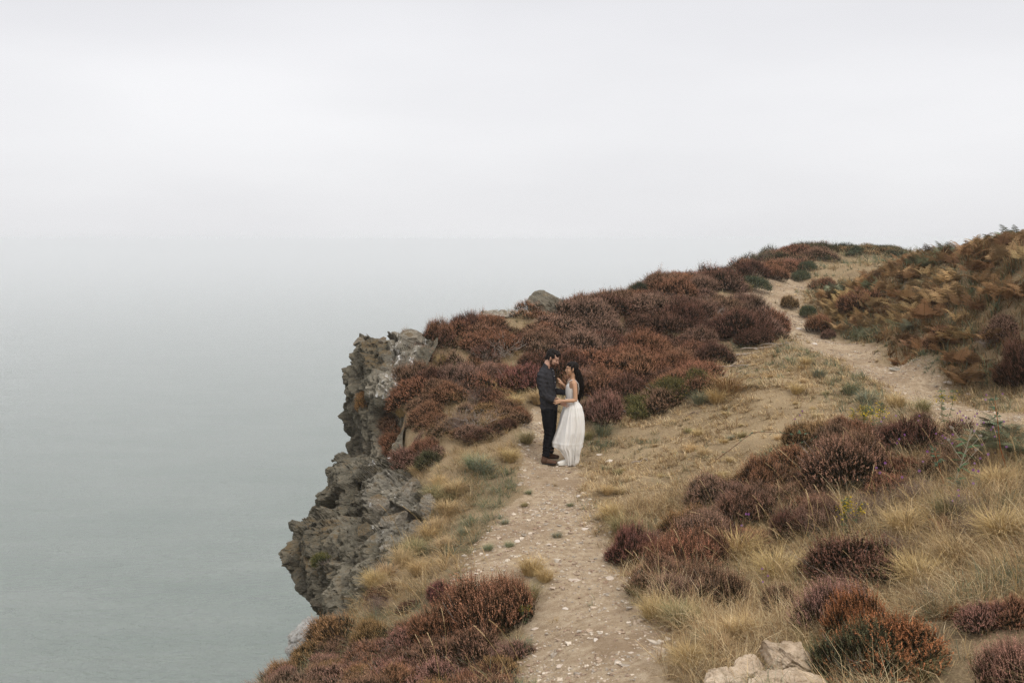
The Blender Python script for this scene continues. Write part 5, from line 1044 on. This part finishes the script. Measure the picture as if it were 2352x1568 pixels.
m_beard, t, b = mat('beard_hair', .8, .0); q = NT(t); q.l(q.ramp(q.noise(90, 3, .6), [(.3, (.03, .018, .013)), (.7, (.12, .065, .042))]), b.inputs['Base Color'])
m_lip, t, b = mat('lips', .5, .3); b.inputs['Base Color'].default_value = (.40, .15, .11, 1)
m_shirt = cloth('charcoal_cloth', (.029, .028, .030), .4); m_trou = cloth('black_denim', (.008, .008, .009), .5); m_boot = cloth('brown_leather', (.085, .050, .034), .5, .6); m_sole, t, b = mat('rubber_sole', .8, .2); b.inputs['Base Color'].default_value = (.022, .018, .015, 1)
m_butn, t, b = mat('shirt_button', .4, .4); b.inputs['Base Color'].default_value = (.55, .53, .5, 1)
m_shoe = cloth('white_canvas', (.72, .69, .62), .1)
m_dress, t, b = mat('ivory_gauze', .9, .1); q = NT(t); q.l(q.mix(q.ramp(q.noise(12, 4, .6), [(.35, 0), (.65, 1)]), (.87, .84, .78), (.90, .88, .83)), b.inputs['Base Color']); q.bump(q.math('ADD', q.noise(22, 4, .6), q.math('MULTIPLY', q.noise(500, 2, .5), .2)), b, .5, .01)
tl = q.n('ShaderNodeBsdfTranslucent'); tl.inputs[0].default_value = (.82, .78, .70, 1); ms = q.n('ShaderNodeMixShader'); ms.inputs[0].default_value = .22; q.l(b.outputs[0], ms.inputs[1]); q.l(tl.outputs[0], ms.inputs[2]); q.l(ms.outputs[0], t.nodes['Material Output'].inputs[0])
foot = hit(1266, 1066); BASE = np.array([at(1297, 1064, foot[1])[0]-.0, foot[1], 0]); x400 = 1300*.91875+400/4.75*.91875
px0 = at(x400, 1064, foot[1]); BASE[0] = px0[0]; BASE[2] = float(zt(BASE[0], BASE[1]))+.012
SCL = 1.0
def person(label):
    o = D.objects.new('person', None); COL.objects.link(o); o.location = BASE; o.scale = (SCL,)*3; return tag(o, label, 'person', 'the couple on the trail')
# --- man
man = person('bearded man in a charcoal shirt and brown boots bowing his head to the woman')
f = np.array([math.cos(.42), -math.sin(.42), 0]); rt = np.array([-math.sin(.42), -math.cos(.42), 0])
MS, ME, MW = zp(240, 400, -.165), zp(268, 628, -.215), zp(470, 735, -.17)
FS, FE, FW = zp(365, 395, .175), zp(400, 625, .215), zp(545, 650, .13)
b = Body(); Mh = rotm(-.38, .42); hc = zp(384, 200, -.01)
Th = head(b, hc, Mh, 1.04)
b.limb([zp(300, 330), zp(318, 285, -.005), Th((-.03, 0, -.06))], [.062, .060, .056], [.062, .056, .06])
b.limb([zp(300, 345), zp(298, 420), zp(330, 700), zp(335, 840)], [.10, .15, .12, .13], [.07, .11, .09, .10], rt)
b.limb([MS, ME, MW], [.048, .038, .026]); b.limb([FS, FE, FW], [.048, .038, .026])
hand(b, MW, (.97, .0, -.22), (.1, 1, -.1), (.2, 0, 1), .35, .16, 1.0, .55)
hand(b, FW, (.9, .1, -.2), (.3, -1, 0), (0, 0, 1), .5)
b.limb([zp(330, 850, -.09), zp(330, 1110, -.09), zp(302, 1400, -.09)], [.055, .035, .025]); b.limb([zp(355, 850, .09), zp(370, 1110, .09), zp(362, 1380, .09)], [.055, .035, .025])
ob('body', b.done('body', .0042, 5), SK1, man)
face_bits(Th, Mh, 1.04, man, m_hair, m_lip)
def hdisp(a, sc): return lambda co, nn: co+nn*(a*fbm3(co[:, 0]*sc, co[:, 1]*sc, co[:, 2]*sc*.6, 3, 12))[:, None]
b = Body(); E = lambda p, r_, q_=b: q_.ell(Th(p), np.array(r_)*1.04, Mh)
E((-.022, 0, .046), (.101, .080, .080)); E((.018, 0, .088), (.078, .064, .040)); E((.040, .0, .090), (.040, .048, .022)); E((-.060, 0, -.02), (.052, .062, .060)); E((-.005, .070, .036), (.048, .018, .040)); E((-.005, -.070, .036), (.048, .018, .040)); E((-.030, .066, .0), (.026, .018, .045)); E((-.030, -.066, .0), (.026, .018, .045))
ob('hair', b.done('hair', .005, 3, hdisp(.010, 55)), m_hair, man)
b = Body(); E = lambda p, r_, q_=b: q_.ell(Th(p), np.array(r_)*1.04, Mh)
E((.036, 0, -.090), (.050, .052, .034)); E((.064, 0, -.108), (.022, .028, .020)); E((.016, .050, -.055), (.020, .016, .045)); E((.016, -.050, -.055), (.020, .016, .045)); E((.082, 0, -.056), (.013, .024, .0055)); E((.070, .024, -.072), (.012, .010, .020)); E((.070, -.024, -.072), (.012, .010, .020))
ob('beard', b.done('beard', .004, 2, hdisp(.004, 120)), m_beard, man)
def wrinkle(a, seed, fold=()):
    def fn(co, nn):
        d = a*fbm3(co[:, 0]*9, co[:, 1]*9, co[:, 2]*16, 3, seed)+a*.7*fbm3(co[:, 0]*22+co[:, 2]*14, co[:, 1]*20, co[:, 2]*24-co[:, 0]*10, 2, seed+3)
        for c, rad, fr, dr in fold:
            r_ = np.linalg.norm(co-c, axis=1); d = d+.006*np.exp(-(r_/rad)**2)*np.sin((co@np.array(dr))*fr)
        return co+nn*d[:, None]
    return fn
b = Body()
cx = lambda zx, zy: zp(zx, zy, 0)
b.limb([cx(306, 312), cx(298, 346), cx(296, 400), cx(300, 470), cx(318, 600), cx(334, 720), cx(340, 800)], [.075, .150, .185, .185, .165, .162, .170], [.055, .088, .122, .142, .128, .130, .136], rt, 22)
b.limb([zp(272, 372, -.105), MS, ME, zp(385, 690, -.20), MW-np.array([.012, 0, -.008])], [.066, .070, .056, .048, .036]); b.limb([zp(330, 368, .10), FS, FE, FW], [.066, .066, .056, .040])
shirt = ob('shirt', b.done('shirt', .007, 5, wrinkle(.0045, 5, ((ME, .13, 120, (.8, 0, .6)), (zp(320, 740, -.1), .2, 70, (.5, 0, .85)), (MS+[.03, 0, -.08], .12, 90, (.3, 0, 1))))), m_shirt, man)
b = Body(); b.limb([cx(303, 312), cx(316, 292)], [.068, .066], [.062, .060], rt, 20); cl_ = ob('collar', b.done('collar', .005, 2), m_shirt, shirt)
g_ = Geo(); pl_ = [zp(378, 332, -.055), zp(398, 420, -.105), zp(412, 520, -.110), zp(420, 600, -.105)]; g_.tube(pl_, .012, 6, flat=.35); ob('placket', g_.mesh('placket', True), m_shirt, shirt)
for q_ in (.05, .3, .55, .8):
    c_ = [np.interp(q_*3, range(4), [p[k] for p in pl_]) for k in range(3)]; bb = Body(); bb.ell(c_+np.array([.004, -.008, 0]), (.005, .004, .005)); ob('button', bb.g.mesh('button', True), m_butn, shirt)
b = Body()
b.limb([cx(338, 770), cx(342, 850), cx(345, 900)], [.158, .165, .15], [.118, .126, .12], rt, 20)
b.limb([zp(330, 840, -.085), zp(326, 950, -.09), zp(338, 1110, -.09), zp(318, 1230, -.09), zp(303, 1345, -.09), zp(302, 1385, -.09)], [.098, .092, .072, .064, .052, .058], [.10, .098, .076, .068, .056, .062])
b.limb([zp(360, 840, .085), zp(372, 950, .09), zp(372, 1110, .09), zp(368, 1230, .09), zp(362, 1325, .09), zp(360, 1362, .09)], [.098, .090, .070, .062, .050, .056], [.10, .094, .074, .066, .054, .060])
ob('trousers', b.done('trousers', .007, 5, wrinkle(.004, 9, ((zp(305, 1330, -.09), .10, 130, (.2, 0, 1)), (zp(335, 1110, -.09), .09, 100, (.3, 0, 1)), (zp(360, 1300, .09), .1, 130, (.2, 0, 1))))), m_trou, man)
def shoe(par, name, heel, toe, y, z0, yaw, ms, soleM, topz=.15, w=.047, ank=None, low=False):
    b = Body(); Ln = toe-heel; c_, s_ = math.cos(yaw), math.sin(yaw); o0 = np.array([heel, y, z0]); Q = lambda a, z: o0+np.array([a*Ln*c_, a*Ln*s_, z])
    b.limb([Q(.12, .052), Q(.35, .050), Q(.62, .042), Q(.84, .034)], np.array([.72, .74, 1.0, .88])*w, [.040, .042, .036, .027], (-s_, c_, 0), 16)
    if ank is not None and not low: b.limb([Q(.2, .06), ank], [.052, .055])
    sh = ob(name, b.done(name, .005, 4), ms, par); b = Body(); b.limb([Q(.10, .012), Q(.35, .012), Q(.62, .012), Q(.86, .012)], np.array([.82, .80, 1.08, .96])*w, [.013]*4, (-s_, c_, 0), 16)
    ob('sole', b.done('sole', .004, 2), soleM, sh); return sh
shoe(man, 'boot', (242-400)*ZM, (448-400)*ZM, -.075, -.012, -.12, m_boot, m_sole, ank=zp(302, 1378, -.09))
shoe(man, 'boot', (300-400)*ZM, (482-400)*ZM, .10, .035, .0, m_boot, m_sole, ank=zp(362, 1350, .09))
# --- woman
wom = person('black haired woman in a long ivory dress, hand on the sleeve of the man')
b = Body(); Mw = rotm(math.pi+.16, -.02); wc = zp(612, 332, -.01); Tw = head(b, wc, Mw, .93, True)
WS, WE, WW = zp(640, 505, -.135), zp(652, 702, -.185), zp(486, 700, -.238)
RS, RE, RW = zp(598, 500, .13), zp(588, 628, .16), zp(513, 538, .09)
b.limb([zp(630, 490), zp(627, 440), Tw((-.02, 0, -.06))], [.052, .044, .045], [.046, .042, .046])
b.limb([zp(632, 478), zp(628, 510), zp(620, 560), zp(614, 620), zp(612, 690), zp(640, 790)], [.085, .140, .125, .112, .100, .12], [.045, .060, .064, .064, .060, .07], (0, 1, 0), 20)
b.ell(zp(590, 578, -.055), (.040, .045, .05)); b.ell(zp(590, 578, .055), (.040, .045, .05))
b.limb([zp(632, 492, -.09), WS, zp(650, 590, -.165), WE, zp(570, 700, -.215), WW], [.042, .045, .036, .032, .028, .020]); b.limb([zp(605, 490, .09), RS, RE, RW], [.042, .042, .033, .021])
hand(b, WW, (-1, -.03, -.13), (0, 1, -.15), (-.15, 0, 1), .12, .22, .93, .75)
hand(b, RW, (-.58, -.12, .80), (-.8, .25, -.5), (.2, -1, .1), .25, .10, .93, .4)
b.limb([zp(615, 800, -.06), zp(600, 1120, -.08), zp(575, 1430, -.07)], [.065, .05, .035]); b.limb([zp(630, 800, .06), zp(650, 1120, .08), zp(640, 1430, .05)], [.065, .05, .035])
ob('body', b.done('body', .0042, 5), SK2, wom); face_bits(Tw, Mw, .93, wom, m_hair, m_lip)
# dress: one cloth from the neckline to the hem
tab = np.array([(500,575,660),(540,548,688),(580,540,692),(620,536,690),(655,538,686),(690,545,682),(740,538,702),(800,512,742),(900,476,768),(1000,455,778),(1100,425,782),(1180,396,776),(1240,378,768),(1290,378,764),(1330,420,745),(1400,470,722),(1460,490,716),(1505,500,712)], float)
dep = np.array([(500,.146),(560,.148),(620,.134),(690,.120),(740,.145),(800,.19),(900,.225),(1100,.255),(1300,.245),(1505,.20)], float)
NT_, NZ = 288, 230; th = np.linspace(0, 2*math.pi, NT_, endpoint=False); Vd = np.zeros((NZ, NT_, 3))
ct = np.cos(th); st_ = np.sin(th); ss = lambda a, b_, x: (lambda u_: u_*u_*(3-2*u_))(np.clip((x-a)/(b_-a), 0, 1))
topz = 498+62*ss(.92, .35, -ct)+85*ss(.1, -.7, -ct); hem = 1288+212*ss(-.92, -.45, ct)-190*ss(.80, .97, ct)+8*np.sin(5*th)+5*np.sin(11*th+1)
rf = np.random.default_rng(77); ph = rf.uniform(0, 6.28, 6)
for i in range(NZ):
    s_ = i/(NZ-1); zy = topz+(hem-topz)*s_
    Lx = np.interp(zy, tab[:, 0], tab[:, 1]); Rx = np.interp(zy, tab[:, 0], tab[:, 2]); dp = np.interp(zy, dep[:, 0], dep[:, 1])
    g_ = np.clip((zy-700)/600, 0, 1); warp = th+.25*np.sin(2*th+ph[5])+.10*np.sin(zy/130+th*3)
    fo = (.34*np.sin(13*warp+ph[0]+g_*.8)+.26*np.sin(21*warp+ph[1]-g_)+.30*np.sin(7*warp+ph[2]+g_*1.5)); fo = fo-.35*np.abs(np.sin(9*warp+ph[3]))
    am = .004+.030*g_**.8+.006*np.exp(-((zy-725)/30)**2)
    ruf = .006*np.sin(26*warp+zy*.01)*np.clip((zy-1225)/60, 0, 1)+.004*np.exp(-((zy-1235)/12)**2)
    r_ = 1+0*th; hx = (Rx-Lx)/2*ZM; cx_ = ((Rx+Lx)/2-400)*ZM
    x = cx_+(hx+(am*fo+ruf)*.8-am*.2)*ct; y = (dp+(am*fo+ruf)-am*.2)*st_-.0
    cr_ = .010*fbm3(x*16, y*16, zy*.012+0*th, 3, 31)*np.clip((zy-1150)/200, .15, 1)
    Vd[i] = np.stack([x+cr_, y+cr_, (1490-zy)*ZM+.6*cr_+np.zeros(NT_)], 1)
i = np.arange(NZ-1)[:, None]*NT_; j = np.arange(NT_)[None]; j2 = (j+1) % NT_
dr = mesh_np('dress', Vd.reshape(-1, 3), np.stack([i+j, i+j2, i+NT_+j2, i+NT_+j], -1).reshape(-1, 4), None, True)
dress = ob('dress', dr, m_dress, wom)
for y_ in (-.062, .062):
    g_ = Geo(); sg = 1 if y_ > 0 else -1; g_.tube([zp(562, 515, y_-.01*sg), zp(585, 478, y_+.01*sg), zp(615, 462, y_+.012*sg), zp(660, 470, y_+.01*sg), zp(690, 510, y_), zp(698, 570, y_), zp(690, 640, y_)], .0045, 6); ob('strap', g_.mesh('strap', True), m_dress, dress)
g_ = Geo(); g_.tube(np.stack([((538+684)/2-400)*ZM+.0940*np.cos(th), .121*np.sin(th), np.full(NT_, (1490-697)*ZM)+.004*np.sin(th)], 1), .006, 6, caps=False); ob('waistband', g_.mesh('waistband', True), m_dress, dress)
shoe(wom, 'shoe', (590-400)*ZM, (436-400)*ZM, -.10, -.018, .10, m_shoe, m_shoe, low=True, w=.042); shoe(wom, 'shoe', (700-400)*ZM, (560-400)*ZM, .05, .01, .1, m_shoe, m_shoe, low=True, w=.042)
# hair: a cap on the skull and long locks blown back over the shoulder
b = Body(); E = lambda p, r_, q_=b: q_.ell(Tw(p), np.array(r_)*.93, Mw)
E((-.024, 0, .040), (.100, .083, .084)); E((.022, 0, .066), (.062, .066, .046)); E((-.060, 0, -.03), (.050, .070, .080)); E((-.025, .068, .0), (.040, .016, .05)); E((-.034, -.070, .01), (.036, .014, .05)); E((.004, .074, .018), (.026, .012, .048)); E((.004, -.074, .018), (.026, .012, .048))
hair = ob('hair', b.done('hair', .005, 3, hdisp(.004, 60)), m_hair, wom)
r = np.random.default_rng(91); g_ = Geo()
for k in range(230):
    a = r.uniform(0, 1); y0 = r.uniform(-.072, .072); up0 = r.uniform(-.05, .085); x0 = -.055-.045*r.random()+.05*max(0, up0)/.085
    p0 = Tw((x0, y0, up0)); fall = r.beta(2.2, 1.3); L_ = .30+.23*fall; win = .085*r.random()**.8; t_ = np.linspace(0, 1, 9); ph_ = r.uniform(0, 6.28)
    xx = p0[0]+(.035+win)*np.sin(t_*2.2)**1.0*(1-.30*t_)+(.010 if r.random() < .9 else .05)*t_+.006*np.sin(t_*7+ph_)
    yy = p0[1]*(1-.35*t_)+.008*np.sin(t_*6+ph_); zz = p0[2]-L_*(t_**1.1)*1.0
    g_.tube(np.stack([xx, yy, zz], 1), np.array([.007, .0095, .0095, .009, .0085, .0075, .006, .004, .0012])*r.uniform(.6, 1.1), 5, caps=False)
ob('long_locks', g_.mesh('long_locks', True), m_hair, hair)
# ------------------------------------------------------------------ haze: one closed box of pale air round everything
hz = D.materials.new('haze'); hz.use_nodes = True; t = hz.node_tree; t.nodes.clear()
o_ = t.nodes.new('ShaderNodeOutputMaterial'); pv = t.nodes.new('ShaderNodeVolumePrincipled'); t.links.new(pv.outputs[0], o_.inputs['Volume'])
pv.inputs['Color'].default_value = (1, 1, 1, 1); pv.inputs['Density'].default_value = .00055; pv.inputs['Anisotropy'].default_value = .35
g = 14100.; hv = [(x, y, z) for z in (SEA-5, 2.2) for x, y in ((-g, -g), (g, -g), (g, g), (-g, g))]
haze = ob('haze', mesh_np('haze', hv, [np.array([[3, 2, 1, 0], [4, 5, 6, 7], [0, 1, 5, 4], [1, 2, 6, 5], [2, 3, 7, 6], [3, 0, 4, 7]])]), hz)
tag(haze, kind='stuff')
